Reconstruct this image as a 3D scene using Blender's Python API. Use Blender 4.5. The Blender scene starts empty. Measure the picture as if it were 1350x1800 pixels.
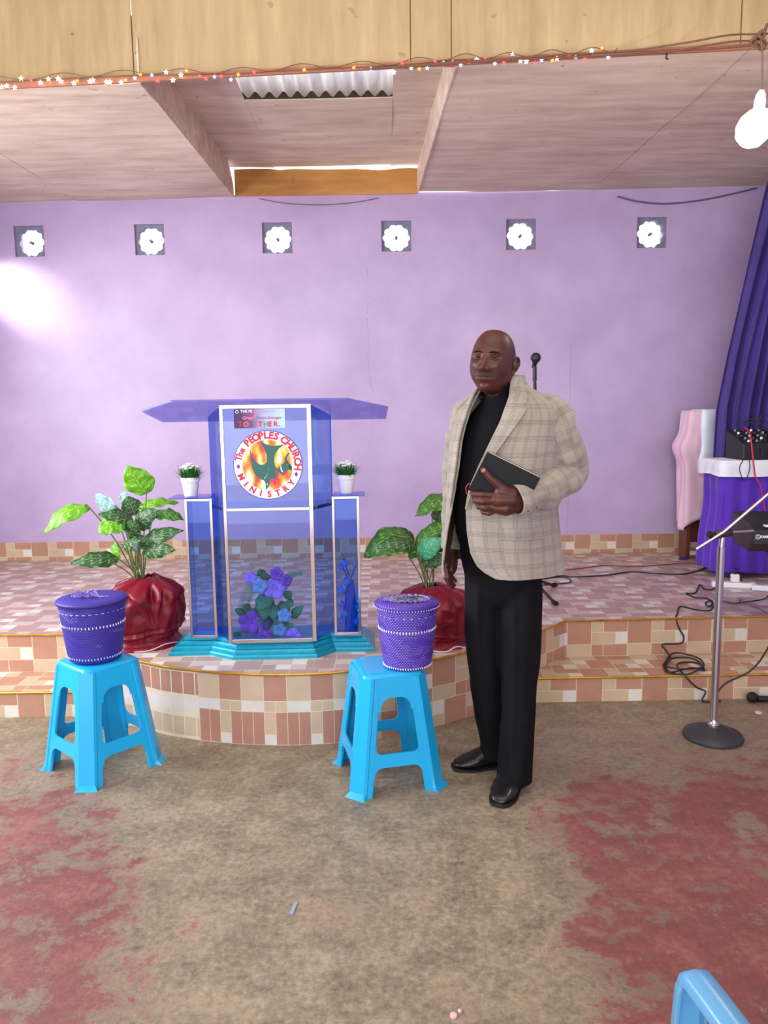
import bpy, bmesh, math, random
import numpy as np
from mathutils import Vector, Matrix, noise
random.seed(7)
PI = math.pi
SC = bpy.context.scene
COL = SC.collection

# ---------------------------------------------------------------- camera
cam_d = bpy.data.cameras.new('camera'); cam = bpy.data.objects.new('camera', cam_d); COL.objects.link(cam)
cam.location = (0, 0, 1.46)
cam_d.sensor_fit = 'VERTICAL'; cam_d.sensor_height = 24; cam_d.lens = 1350.0 / 1800 * 24
cam_d.clip_start = 0.05
PITCH, ROLL = math.radians(7.5), math.radians(0.8)
cam.matrix_world = Matrix.Translation((0, 0, 1.46)) @ Matrix.Rotation(PI/2 - PITCH, 4, 'X') @ Matrix.Rotation(-ROLL, 4, 'Z')
SC.camera = cam

# ---------------------------------------------------------------- world, light, exposure
SC.view_settings.view_transform = 'Standard'; SC.view_settings.look = 'None'
SC.view_settings.gamma = 1; SC.view_settings.use_curve_mapping = False
SC.view_settings.exposure = 0.0
SC.cycles.use_denoising = True
SC.cycles.max_bounces = 10; SC.cycles.transparent_max_bounces = 24; SC.cycles.diffuse_bounces = 5
SC.cycles.sample_clamp_indirect = 4
w = bpy.data.worlds.new('world'); SC.world = w; w.use_nodes = True
bg = w.node_tree.nodes['Background']; bg.inputs[0].default_value = (0.93, 0.96, 1, 1); bg.inputs[1].default_value = 2.6

def area(name, loc, target, sx, sy, power, color=(1, 1, 1), spread=PI):
    l = bpy.data.lights.new(name, 'AREA'); l.shape = 'RECTANGLE'; l.size = sx; l.size_y = sy; l.energy = power; l.color = color; l.spread = spread
    o = bpy.data.objects.new(name, l); COL.objects.link(o); o.location = loc
    o.rotation_euler = (Vector(target) - Vector(loc)).to_track_quat('-Z', 'Y').to_euler()
    return o
area('rear_fill_light', (-0.6, -2.3, 1.9), (0, 4, 1.5), 4.5, 2.6, 108, (0.97, 0.98, 1.0))  # added area light behind the camera; no doorway is built there
area('left_fill_light', (-3.2, 2.9, 1.9), (0.3, 3.3, 1.0), 2.4, 1.5, 165, (0.93, 0.97, 1.0))  # added unseen area light that gives the highlights from the left
area('overhead_fill_light', (0.2, 1.6, 4.0), (0.2, 2.6, 0), 3.5, 1.6, 55, (1.0, 0.93, 0.82))  # added warm area light overhead, unseen, brightening bulkhead and floor
# sunlight that comes in through a hole high in the left wall and rakes the back wall
sl = bpy.data.lights.new('sun_through_wall_gap', 'SPOT'); sl.energy = 130; sl.spot_size = math.radians(34); sl.spot_blend = 1.0; sl.shadow_soft_size = 0.04
so = bpy.data.objects.new('sun_through_wall_gap', sl); COL.objects.link(so); so.location = (-3.38, 5.35, 2.75)
so.rotation_euler = (Vector((-2.72, 6.0, 2.36)) - Vector(so.location)).to_track_quat('-Z', 'Y').to_euler()

sl2 = bpy.data.lights.new('added_haze_spot', 'SPOT'); sl2.energy = 42; sl2.spot_size = math.radians(70); sl2.spot_blend = 1.0; sl2.shadow_soft_size = 0.15  # added wide soft spot imitating the hazy streak beside the sun patch
so2 = bpy.data.objects.new('added_haze_spot', sl2); COL.objects.link(so2); so2.location = (-3.38, 5.1, 2.9)
so2.rotation_euler = (Vector((-1.8, 6.0, 1.8)) - Vector(so2.location)).to_track_quat('-Z', 'Y').to_euler()

# ---------------------------------------------------------------- helpers
def S(r, g, b):
    f = lambda c: (c/255/12.92) if c/255 <= 0.04045 else ((c/255+0.055)/1.055)**2.4
    return (f(r), f(g), f(b), 1)

def tag(o, label=None, cat=None, group=None, kind=None):
    if label: o['label'] = label
    if cat: o['category'] = cat
    if group: o['group'] = group
    if kind: o['kind'] = kind
    return o

def empty(name, loc, rz=0, label=None, cat=None, group=None):
    o = bpy.data.objects.new(name, None); COL.objects.link(o); o.location = loc; o.rotation_euler = (0, 0, rz)
    o.empty_display_size = 0.05
    return tag(o, label, cat, group)

def link_mesh(name, me, mat, parent=None, loc=None, smooth=None):
    o = bpy.data.objects.new(name, me); COL.objects.link(o)
    if mat:
        me.materials.clear()
        for m in (mat if isinstance(mat, (list, tuple)) else [mat]): me.materials.append(m)
    if parent: o.parent = parent
    if loc: o.location = loc
    if smooth is not None:
        for p in me.polygons: p.use_smooth = True
        if smooth < 170:
            set_sharp(me, smooth)
    return o

def set_sharp(me, deg):
    bm = bmesh.new(); bm.from_mesh(me); a = math.radians(deg)
    for e in bm.edges:
        if len(e.link_faces) == 2 and e.calc_face_angle(0) > a: e.smooth = False
    bm.to_mesh(me); bm.free()

class MB:
    """collects shapes, builds ONE mesh object"""
    def __init__(s): s.v = []; s.f = []; s.uv = []; s.mi = []; s.m = 0
    def add(s, verts, faces, uvs=None):
        n = len(s.v); s.v += [tuple(p) for p in verts]
        for i, f in enumerate(faces):
            s.f.append([n+k for k in f]); s.mi.append(s.m)
            s.uv.append(uvs[i] if uvs else None)
        return s
    def box(s, lo, hi, M=None):
        (a, b, c), (d, e, f) = lo, hi
        vs = [(a,b,c),(d,b,c),(d,e,c),(a,e,c),(a,b,f),(d,b,f),(d,e,f),(a,e,f)]
        if M: vs = [M @ Vector(p) for p in vs]
        return s.add(vs, [(3,2,1,0),(4,5,6,7),(0,1,5,4),(1,2,6,5),(2,3,7,6),(3,0,4,7)])
    def rings(s, rs, closed=True, cap0=True, cap1=True, uv=False):
        n = len(rs[0]); vs = [p for r in rs for p in r]; fs = []; us = []
        L = 0
        per = [0]
        for j in range(n): per.append(per[-1] + (Vector(rs[0][j]) - Vector(rs[0][(j+1) % n])).length)
        ls = [0]
        for i in range(1, len(rs)): ls.append(ls[-1] + (sum((Vector(p) for p in rs[i]), Vector())/n - sum((Vector(p) for p in rs[i-1]), Vector())/n).length)
        for i in range(len(rs)-1):
            for j in range(n if closed else n-1):
                k = (j+1) % n
                fs.append((i*n+j, i*n+k, (i+1)*n+k, (i+1)*n+j))
                us.append([(per[j], ls[i]), (per[j+1], ls[i]), (per[j+1], ls[i+1]), (per[j], ls[i+1])])
        if cap0 and closed: fs.append(tuple(range(n))[::-1]); us.append(None)
        if cap1 and closed: fs.append(tuple((len(rs)-1)*n+j for j in range(n))); us.append(None)
        return s.add(vs, fs, us)
    def tube(s, path, r, seg=10, cap=True, sq=None):
        P = [Vector(p) for p in path]; n = len(P)
        R = r if isinstance(r, list) else [r]*n
        T = [(P[min(i+1, n-1)] - P[max(i-1, 0)]).normalized() for i in range(n)]
        a = Vector((0, 0, 1)) if abs(T[0].z) < 0.9 else Vector((1, 0, 0))
        N = T[0].cross(a).normalized(); rs = []
        for i in range(n):
            N = (N - T[i]*N.dot(T[i])).normalized(); B = T[i].cross(N)
            ra = R[i] if isinstance(R[i], tuple) else (R[i], R[i])
            rs.append([P[i] + N*math.cos(2*PI*j/seg)*ra[0] + B*math.sin(2*PI*j/seg)*ra[1] for j in range(seg)])
        return s.rings(rs, True, cap, cap)
    def blob(s, path, r, seg=14):
        """tube with rounded ends"""
        P = [Vector(p) for p in path]; R = list(r) if isinstance(r, (list, tuple)) else [r]*len(P)
        d0 = (P[0]-P[1]).normalized(); d1 = (P[-1]-P[-2]).normalized()
        A = [P[0] + d0*R[0]*math.sin(t) for t in (1.45, 1.1, 0.7, 0.35)]; RA = [R[0]*math.cos(t) for t in (1.45, 1.1, 0.7, 0.35)]
        Bp = [P[-1] + d1*R[-1]*math.sin(t) for t in (0.35, 0.7, 1.1, 1.45)]; RB = [R[-1]*math.cos(t) for t in (0.35, 0.7, 1.1, 1.45)]
        return s.tube(A+P+Bp, RA+R+RB, seg)
    def lathe(s, prof, seg=32, c=(0, 0, 0), M=None):
        rs = []
        for r, z in prof:
            ring = [Vector((max(r, 1e-5)*math.cos(2*PI*j/seg), max(r, 1e-5)*math.sin(2*PI*j/seg), z)) for j in range(seg)]
            rs.append([(M @ p if M else p) + Vector(c) for p in ring])
        return s.rings(rs)
    def prism(s, poly, z0, z1, M=None):
        n = len(poly); vs = [Vector((x, y, z0)) for x, y in poly] + [Vector((x, y, z1)) for x, y in poly]
        if M: vs = [M @ p for p in vs]
        return s.add(vs, [tuple(range(n))[::-1], tuple(range(n, 2*n))] + [(i, (i+1) % n, n+(i+1) % n, n+i) for i in range(n)])
    def ball(s, c, r, seg=12, rg=8, sc=(1, 1, 1)):
        c = Vector(c); rs = []
        for i in range(rg+1):
            t = PI*i/rg; t = min(max(t, 0.02), PI-0.02)
            rs.append([c + Vector((math.sin(t)*math.cos(2*PI*j/seg)*r*sc[0], math.sin(t)*math.sin(2*PI*j/seg)*r*sc[1], -math.cos(t)*r*sc[2])) for j in range(seg)])
        return s.rings(rs)
    def mesh(s, name='m'):
        me = bpy.data.meshes.new(name); me.from_pydata(s.v, [], s.f)
        if any(u for u in s.uv):
            ul = me.uv_layers.new(name='UVMap'); d = ul.data
            for p, u in zip(me.polygons, s.uv):
                if u:
                    for k, li in enumerate(p.loop_indices): d[li].uv = u[k]
        me.update()
        return me
    def build(s, name, mat, parent=None, smooth=None, loc=None, fixn=False, bevel=0, bseg=2):
        me = s.mesh(name)
        if isinstance(mat, (list, tuple)):
            for m in mat: me.materials.append(m)
            for p, m in zip(me.polygons, s.mi): p.material_index = m
            mat = None
        if fixn or bevel:
            bm = bmesh.new(); bm.from_mesh(me)
            if bevel:
                bmesh.ops.remove_doubles(bm, verts=bm.verts, dist=1e-5)
                es = [e for e in bm.edges if len(e.link_faces) == 2 and e.calc_face_angle(0) > 0.5]
                bmesh.ops.bevel(bm, geom=es, offset=bevel, segments=bseg, profile=0.5, affect='EDGES', clamp_overlap=True)
            bmesh.ops.recalc_face_normals(bm, faces=bm.faces); bm.to_mesh(me); bm.free()
        return link_mesh(name, me, mat, parent, loc, smooth)

def cr(pts, n=8, closed=False):
    """Catmull-Rom through points"""
    P = [Vector(p) for p in pts]; out = []; N = len(P)
    rng = N if closed else N-1
    for i in range(rng):
        g = (lambda k: P[k % N]) if closed else (lambda k: P[min(max(k, 0), N-1)])
        p0, p1, p2, p3 = g(i-1), g(i), g(i+1), g(i+2)
        for j in range(n):
            t = j/n
            out.append(0.5*((2*p1)+(-p0+p2)*t+(2*p0-5*p1+4*p2-p3)*t*t+(-p0+3*p1-3*p2+p3)*t**3))
    if not closed: out.append(P[-1])
    return out

def lerp(tab, z):
    """piecewise-linear table [(z, value or tuple), ...]"""
    if z <= tab[0][0]: return tab[0][1]
    for (a, va), (b, vb) in zip(tab, tab[1:]):
        if z <= b:
            t = (z-a)/(b-a)
            return tuple(x+(y-x)*t for x, y in zip(va, vb)) if isinstance(va, tuple) else va+(vb-va)*t
    return tab[-1][1]

def plate(loops, thick, M, name='pl', bevel=0.0):
    """filled 2D outline with holes (list of closed loops), extruded by thick, placed by M; returns mesh"""
    cu = bpy.data.curves.new(name, 'CURVE'); cu.dimensions = '2D'; cu.fill_mode = 'BOTH'; cu.extrude = thick/2; cu.bevel_depth = bevel
    for lp in loops:
        sp = cu.splines.new('POLY'); sp.points.add(len(lp)-1); sp.use_cyclic_u = True
        for i, (x, y) in enumerate(lp): sp.points[i].co = (x, y, 0, 1)
    o = bpy.data.objects.new(name, cu); COL.objects.link(o)
    dg = bpy.context.evaluated_depsgraph_get(); me = bpy.data.meshes.new_from_object(o.evaluated_get(dg))
    bpy.data.objects.remove(o); bpy.data.curves.remove(cu)
    me.transform(M); return me

def text_mesh(body, size, M, thick=0.0006, bold=0, align='CENTER', space=1.0, shear=0):
    cu = bpy.data.curves.new('t', 'FONT'); cu.body = body; cu.size = size; cu.extrude = thick/2; cu.offset = bold
    cu.align_x = align; cu.align_y = 'CENTER'; cu.space_character = space; cu.shear = shear; cu.resolution_u = 3
    o = bpy.data.objects.new('t', cu); COL.objects.link(o)
    dg = bpy.context.evaluated_depsgraph_get(); me = bpy.data.meshes.new_from_object(o.evaluated_get(dg))
    bpy.data.objects.remove(o); bpy.data.curves.remove(cu)
    me.transform(M); return me

def join_meshes(ms):
    bm = bmesh.new()
    for m in ms: bm.from_mesh(m)
    me = bpy.data.meshes.new('j'); bm.to_mesh(me); bm.free(); return me

def copy_tree(o, parent=None):
    c = o.copy(); COL.objects.link(c); c.parent = parent
    for ch in [x for x in o.children]: copy_tree(ch, c)
    return c

def modmesh(me, mods):
    """apply modifiers to a mesh datablock -> new mesh"""
    o = bpy.data.objects.new('tmp', me); COL.objects.link(o)
    for typ, kw in mods:
        m = o.modifiers.new(typ, typ)
        for k, v in kw.items(): setattr(m, k, v)
    dg = bpy.context.evaluated_depsgraph_get(); out = bpy.data.meshes.new_from_object(o.evaluated_get(dg))
    bpy.data.objects.remove(o); return out

def RotZ(a): return Matrix.Rotation(a, 4, 'Z')
def Tr(*p): return Matrix.Translation(p)
def upright(x, y, z, rz=0, tilt=0):
    """plane XY -> vertical plane facing -Y at a point"""
    return Tr(x, y, z) @ RotZ(rz) @ Matrix.Rotation(PI/2+tilt, 4, 'X')

# ---------------------------------------------------------------- materials
class NT:
    def __init__(s, m): s.t = m.node_tree; s.n = s.t.nodes; s.l = s.t.links; s.b = s.n['Principled BSDF']
    def new(s, typ, **kw):
        nd = s.n.new(typ)
        for k, v in kw.items():
            if k.startswith('i_'):
                key = k[2:]; key = int(key) if key.isdigit() else key
                s.set(nd.inputs[key], v)
            else: setattr(nd, k, v)
        return nd
    def set(s, inp, v):
        if hasattr(v, 'is_output') or isinstance(v, bpy.types.NodeSocket): s.l.new(v, inp)
        else: inp.default_value = v
    def M(s, op, a, b=None, c=None, clamp=False):
        nd = s.n.new('ShaderNodeMath'); nd.operation = op; nd.use_clamp = clamp
        s.set(nd.inputs[0], a)
        if b is not None: s.set(nd.inputs[1], b)
        if c is not None: s.set(nd.inputs[2], c)
        return nd.outputs[0]
    def mix(s, f, a, b, blend='MIX'):
        nd = s.n.new('ShaderNodeMix'); nd.data_type = 'RGBA'; nd.blend_type = blend
        s.set(nd.inputs[0], f); s.set(nd.inputs[6], a); s.set(nd.inputs[7], b)
        return nd.outputs[2]
    def noise(s, scale, detail=3, rough=0.5, coord='Object', vec=None):
        if vec is None: vec = s.new('ShaderNodeTexCoord').outputs[coord]
        nd = s.new('ShaderNodeTexNoise'); nd.inputs['Scale'].default_value = scale; nd.inputs['Detail'].default_value = detail
        nd.inputs['Roughness'].default_value = rough; s.l.new(vec, nd.inputs['Vector']); return nd.outputs['Fac']
    def ramp(s, f, stops):
        nd = s.new('ShaderNodeValToRGB'); e = nd.color_ramp.elements
        e[0].position, e[0].color = stops[0]; e[1].position, e[1].color = stops[-1]
        for p, c in stops[1:-1]:
            x = e.new(p); x.color = c
        s.l.new(f, nd.inputs[0]); return nd.outputs[0]
    def bump(s, h, strength=0.3, dist=0.01):
        nd = s.new('ShaderNodeBump'); nd.inputs['Strength'].default_value = strength; nd.inputs['Distance'].default_value = dist
        s.l.new(h, nd.inputs['Height']); s.l.new(nd.outputs[0], s.b.inputs['Normal'])
    def col(s, c): s.set(s.b.inputs['Base Color'], c)

def mat(name, c, rough=0.5, metal=0.0, var=0.0, vscale=8, bump=0, bscale=60, emis=None, estr=0, sheen=0, coat=0, spec=None, bdist=0.004):
    m = bpy.data.materials.new(name); m.use_nodes = True; n = NT(m)
    n.b.inputs['Roughness'].default_value = rough; n.b.inputs['Metallic'].default_value = metal
    if spec is not None: n.b.inputs['Specular IOR Level'].default_value = spec
    if sheen: n.b.inputs['Sheen Weight'].default_value = sheen
    if coat: n.b.inputs['Coat Weight'].default_value = coat; n.b.inputs['Coat Roughness'].default_value = 0.1
    if var:
        f = n.noise(vscale, 4)
        hi = tuple(min(1, x*(1+var)) for x in c[:3])+(1,); lo = tuple(x*(1-var) for x in c[:3])+(1,)
        n.col(n.ramp(f, [(0.3, lo), (0.7, hi)]))
    else: n.col(c)
    if bump: n.bump(n.noise(bscale, 3), bump, bdist)
    if emis: n.b.inputs['Emission Color'].default_value = emis; n.b.inputs['Emission Strength'].default_value = estr
    return m

def glassy(name, tint, gloss=0.12, rough=0.02, body=None, bodyf=0.0):
    m = bpy.data.materials.new(name); m.use_nodes = True; t = m.node_tree; t.nodes.clear()
    out = t.nodes.new('ShaderNodeOutputMaterial'); tr = t.nodes.new('ShaderNodeBsdfTransparent'); gl = t.nodes.new('ShaderNodeBsdfGlossy')
    mx = t.nodes.new('ShaderNodeMixShader'); fr = t.nodes.new('ShaderNodeFresnel'); geo = t.nodes.new('ShaderNodeNewGeometry'); io = t.nodes.new('ShaderNodeMath'); io.operation = 'MULTIPLY_ADD'; io.inputs[1].default_value = 1/1.45-1.45; io.inputs[2].default_value = 1.45; t.links.new(geo.outputs['Backfacing'], io.inputs[0]); t.links.new(io.outputs[0], fr.inputs[0])
    ad = t.nodes.new('ShaderNodeMath'); ad.operation = 'MULTIPLY'; ad.inputs[1].default_value = gloss/0.12
    ad.use_clamp = True
    tr.inputs[0].default_value = tint; gl.inputs[1].default_value = rough; gl.inputs[0].default_value = (0.9, 0.93, 1, 1)
    t.links.new(fr.outputs[0], ad.inputs[0]); t.links.new(ad.outputs[0], mx.inputs[0]); t.links.new(tr.outputs[0], mx.inputs[1])
    t.links.new(gl.outputs[0], mx.inputs[2]); t.links.new(mx.outputs[0], out.inputs[0]); return m

BR, CRM, WHT = 0, 1, 2
FULL = [(0,3,2,5,BR),(2,4,3,5,CRM),(3,4,5,5,BR),(2,3,4,4,CRM),(4,3,5,4,WHT),(0,2,2,3,CRM),(2,2,3,3,BR),(3,2,5,3,BR),
        (0,1,1,2,WHT),(1,0,3,2,BR),(3,1,5,2,CRM),(0,0,1,1,CRM),(3,0,4,1,BR),(4,0,5,1,WHT)]
def tile_mat(name, rects, cols, grout, gap=0.06, rough=0.3, N=5, bumpy=0.15):
    m = bpy.data.materials.new(name); m.use_nodes = True; n = NT(m)
    uv = n.new('ShaderNodeTexCoord').outputs['UV']; sp = n.new('ShaderNodeSeparateXYZ'); n.l.new(uv, sp.inputs[0])
    fx = n.M('MULTIPLY', n.M('FRACT', sp.outputs[0]), N); fy = n.M('MULTIPLY', n.M('FRACT', sp.outputs[1]), N)
    wn = n.new('ShaderNodeTexWhiteNoise'); wn.noise_dimensions = '2D'
    fl = n.new('ShaderNodeVectorMath', operation='FLOOR'); n.l.new(uv, fl.inputs[0]); n.l.new(fl.outputs[0], wn.inputs['Vector'])
    col = grout; allm = None
    g = gap/2
    for (a, b, c, d, k) in rects:
        e = n.M('MINIMUM', n.M('MINIMUM', n.M('SUBTRACT', fx, a+g), n.M('SUBTRACT', c-g, fx)), n.M('MINIMUM', n.M('SUBTRACT', fy, b+g), n.M('SUBTRACT', d-g, fy)))
        mk = n.M('GREATER_THAN', e, 0)
        allm = mk if allm is None else n.M('ADD', allm, mk, clamp=True)
        col = n.mix(mk, col, cols[k])
    ns = n.noise(9, 5, 0.6)
    v = n.M('ADD', n.M('MULTIPLY', wn.outputs['Value'], 0.12), n.M('MULTIPLY', ns, 0.35))
    v = n.M('ADD', v, 0.77)
    hsv = n.new('ShaderNodeHueSaturation'); n.l.new(v, hsv.inputs['Value'])
    n.l.new(col, hsv.inputs['Color']); n.col(hsv.outputs[0])
    n.b.inputs['Roughness'].default_value = rough
    n.bump(allm, bumpy, 0.002)
    return m
# ---------------------------------------------------------------- material instances
STG = 0.325; WY = 6.0; STEP = 0.125; CZ = 3.065
tile_side = tile_mat('tile_riser', FULL, [S(172,128,106), S(188,166,138), S(206,202,192)], S(206,190,166))
tile_top = tile_mat('tile_stage_top', FULL, [S(166,136,126), S(190,170,158), S(208,201,196)], S(198,182,174), gap=0.05, rough=0.34)  # riser tile again, paler and pinker: glare reflections painted into the colour
tile_strip = tile_mat('tile_strips', [(0,0,1,.36,CRM),(0,.36,1,.6,WHT),(0,.6,1,1.0,BR)], [S(168,124,108), S(190,170,146), S(206,202,196)], S(210,198,178), gap=0.09, N=1)
tile_curve = tile_mat('tile_curve', [(0,2.48,2,4,CRM),(2,2.48,4,4,BR),(0,1.88,2,2.48,WHT),(2,1.88,3,2.48,CRM),(3,1.88,4,2.48,CRM),(0,0,1,1.88,BR),(1,0,2,1.88,BR),(2,.6,3,1.88,CRM),(3,0,4,1.88,BR),(2,0,3,.6,WHT)], [S(168,124,108), S(190,170,146), S(206,202,196)], S(210,198,178), gap=0.05, N=4)
gold = mat('gold_trim', S(190,140,40), 0.35, 0.6, var=0.25, vscale=20)
silver = mat('mirror_strip', S(205,190,188), 0.16, 1.0)
chrome = mat('chrome', S(200,200,205), 0.18, 1.0)
black_pl = mat('black_plastic', S(26,27,31), 0.45)
rubber = mat('black_rubber', S(20,20,22), 0.75)
cable_m = mat('cable_black', S(34,28,34), 0.6)
cable_r = mat('cable_red', S(120,50,52), 0.6)
blue_pl = mat('sky_blue_plastic', S(20,166,222), 0.3, spec=0.5, var=0.04, vscale=5, bump=0.08, bscale=300)
blue_pl2 = mat('pale_blue_plastic', S(96,160,205), 0.25, bump=0.05, bscale=300)
white_pl = mat('white_plastic', S(232,232,236), 0.4)
white_cl = mat('white_cloth', S(226,228,238), 0.8, sheen=0.2)

def wall_mat():
    m = bpy.data.materials.new('lavender_paint'); m.use_nodes = True; n = NT(m)
    a = n.noise(1.6, 5, 0.6); b = n.noise(30, 3)
    c = n.ramp(a, [(0.3, S(168,146,183)), (0.7, S(189,167,205))])
    # hairline crack and faint vertical trowel line
    pos = n.new('ShaderNodeTexCoord').outputs['Object']; sp = n.new('ShaderNodeSeparateXYZ'); n.l.new(pos, sp.inputs[0])
    wig = n.noise(1.8, 5, 0.55)
    cx = n.M('ADD', n.M('MULTIPLY', wig, 0.30), -0.255)
    line = n.M('LESS_THAN', n.M('ABSOLUTE', n.M('SUBTRACT', sp.outputs[0], cx)), 0.0022)
    win = n.M('MULTIPLY', n.M('GREATER_THAN', sp.outputs[2], 0.75), n.M('LESS_THAN', sp.outputs[2], 2.55))
    gate = n.M('GREATER_THAN', n.noise(2.7, 2), 0.46)
    l1 = n.M('MULTIPLY', n.M('MULTIPLY', line, win), gate)
    line2 = n.M('MULTIPLY', n.M('LESS_THAN', n.M('ABSOLUTE', n.M('SUBTRACT', sp.outputs[0], n.M('ADD', n.M('MULTIPLY', wig, 0.02), 1.44))), 0.002), n.M('LESS_THAN', sp.outputs[2], 1.95))
    l = n.M('MULTIPLY', n.M('MAXIMUM', l1, line2), 0.4)
    dirt = n.M('MULTIPLY', n.M('GREATER_THAN', n.noise(34, 2), 0.735), 0.3)
    c = n.mix(n.M('MAXIMUM', l, dirt), c, S(120,96,130))
    n.col(c); n.b.inputs['Roughness'].default_value = 0.38; n.bump(b, 0.12, 0.004)
    return m
lav = wall_mat()

def ply_mat(name, c1, c2, streak=True, nails=True, scale=(1.2, 9, 9)):
    m = bpy.data.materials.new(name); m.use_nodes = True; n = NT(m)
    tc = n.new('ShaderNodeTexCoord').outputs['Object']; mp = n.new('ShaderNodeMapping'); n.l.new(tc, mp.inputs[0]); mp.inputs['Scale'].default_value = scale
    a = n.noise(1.5, 6, 0.65, vec=mp.outputs[0]); b = n.noise(1.1, 3)
    f = n.M('ADD', n.M('MULTIPLY', a, 0.6), n.M('MULTIPLY', b, 0.4))
    c = n.ramp(f, [(0.34, c1), (0.64, c2)])
    spots = n.M('GREATER_THAN', n.noise(13, 2), 0.73)
    c = n.mix(n.M('MULTIPLY', spots, 0.35), c, S(96,70,44))
    if nails:
        vo = n.new('ShaderNodeTexVoronoi'); vo.inputs['Scale'].default_value = 4.2; n.l.new(tc, vo.inputs['Vector'])
        d = n.M('LESS_THAN', vo.outputs['Distance'], 0.035)
        c = n.mix(n.M('MULTIPLY', d, 0.6), c, S(70,52,40))
    n.col(c); n.b.inputs['Roughness'].default_value = 0.6; n.bump(a, 0.1, 0.004)
    return m
ply_front = ply_mat('plywood_golden', S(150,127,90), S(182,157,116), scale=(9, 9, 1.2))
ply_ceil = ply_mat('plywood_ceiling', S(182,157,136), S(230,212,190), scale=(1.4, 7, 7))
ply_back = ply_mat('plywood_orange', S(150,96,40), S(196,140,70), nails=False, scale=(1.5, 8, 9))

def floor_mat():
    m = bpy.data.materials.new('worn_red_concrete'); m.use_nodes = True; n = NT(m)
    tc = n.new('ShaderNodeTexCoord').outputs['Object']; sp = n.new('ShaderNodeSeparateXYZ'); n.l.new(tc, sp.inputs[0])
    fine = n.noise(45, 8, 0.75); mid = n.noise(6.5, 9, 0.72); big = n.noise(1.7, 6, 0.6); m2 = n.noise(3.3, 8, 0.7)
    t = n.M('ADD', n.M('MULTIPLY', fine, 0.55), n.M('MULTIPLY', mid, 0.45))
    tan = n.ramp(t, [(0.36, S(94,82,70)), (0.5, S(138,125,104)), (0.64, S(178,166,142))])
    red = n.ramp(n.M('ADD', n.M('MULTIPLY', fine, 0.4), n.M('MULTIPLY', m2, 0.6)), [(0.36, S(88,36,40)), (0.52, S(122,56,57)), (0.66, S(152,98,90))])
    # where the red paint survives: worn away down the middle aisle, kept towards both sides
    x, y = sp.outputs[0], sp.outputs[1]
    sideR = n.M('MULTIPLY', n.M('SUBTRACT', n.M('SUBTRACT', x, n.M('MULTIPLY', y, 0.13)), 0.20), 1.1)
    sideL = n.M('MULTIPLY', n.M('SUBTRACT', n.M('MULTIPLY', x, -1.0), n.M('MULTIPLY', y, 0.36)), 0.8)
    side = n.M('MAXIMUM', n.M('MINIMUM', sideR, 0.20), n.M('MINIMUM', n.M('ADD', sideL, 0.02), 0.16))
    side = n.M('MAXIMUM', side, -0.13)
    back = n.M('MULTIPLY', n.M('SUBTRACT', y, 2.75), 0.6, clamp=True)
    k = n.M('ADD', n.M('ADD', n.M('MULTIPLY', n.M('SUBTRACT', mid, 0.5), 1.5), n.M('MULTIPLY', n.M('SUBTRACT', big, 0.5), 0.8)), n.M('SUBTRACT', side, back))
    k = n.M('ADD', k, n.M('MULTIPLY', n.M('SUBTRACT', fine, 0.5), 0.7))
    pink = n.M('MULTIPLY', n.M('ADD', k, 0.10), 2.2, clamp=True)
    c = n.mix(n.M('MULTIPLY', pink, 0.30), tan, S(150,96,92))
    k = n.M('MULTIPLY', n.M('SUBTRACT', k, 0.06), 7.0, clamp=True)
    c = n.mix(n.M('MULTIPLY', k, 0.85), c, red)
    # dark brown zone near the stage foot and to the right, pale scuffs
    foot = n.M('MULTIPLY', n.M('ADD', n.M('SUBTRACT', y, 2.75), n.M('MULTIPLY', n.M('SUBTRACT', x, 0.7), 0.35, clamp=True)), 0.8, clamp=True)
    c = n.mix(n.M('MULTIPLY', foot, n.M('MULTIPLY', n.M('SUBTRACT', m2, 0.28), 1.9, clamp=True)), c, S(104,78,64))
    st = n.M('MULTIPLY', n.M('SUBTRACT', n.noise(5.1, 8, 0.72), 0.60), 9, clamp=True)
    c = n.mix(n.M('MULTIPLY', st, 0.35), c, S(88,66,62))
    pale = n.M('MULTIPLY', n.M('SUBTRACT', n.noise(11.3, 8, 0.75), 0.61), 9, clamp=True)
    c = n.mix(n.M('MULTIPLY', pale, 0.35), c, S(200,186,164))
    n.col(c); n.b.inputs['Roughness'].default_value = 0.5
    n.bump(n.M('ADD', fine, n.M('MULTIPLY', k, 0.2)), 0.35, 0.006)
    return m
floor_m = floor_mat()

# ---------------------------------------------------------------- room shell
def struct(o): o['kind'] = 'structure'; return o
struct(MB().box((-3.6, -3.2, -0.1), (3.4, 6.3, 0)).build('floor', floor_m))

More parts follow.
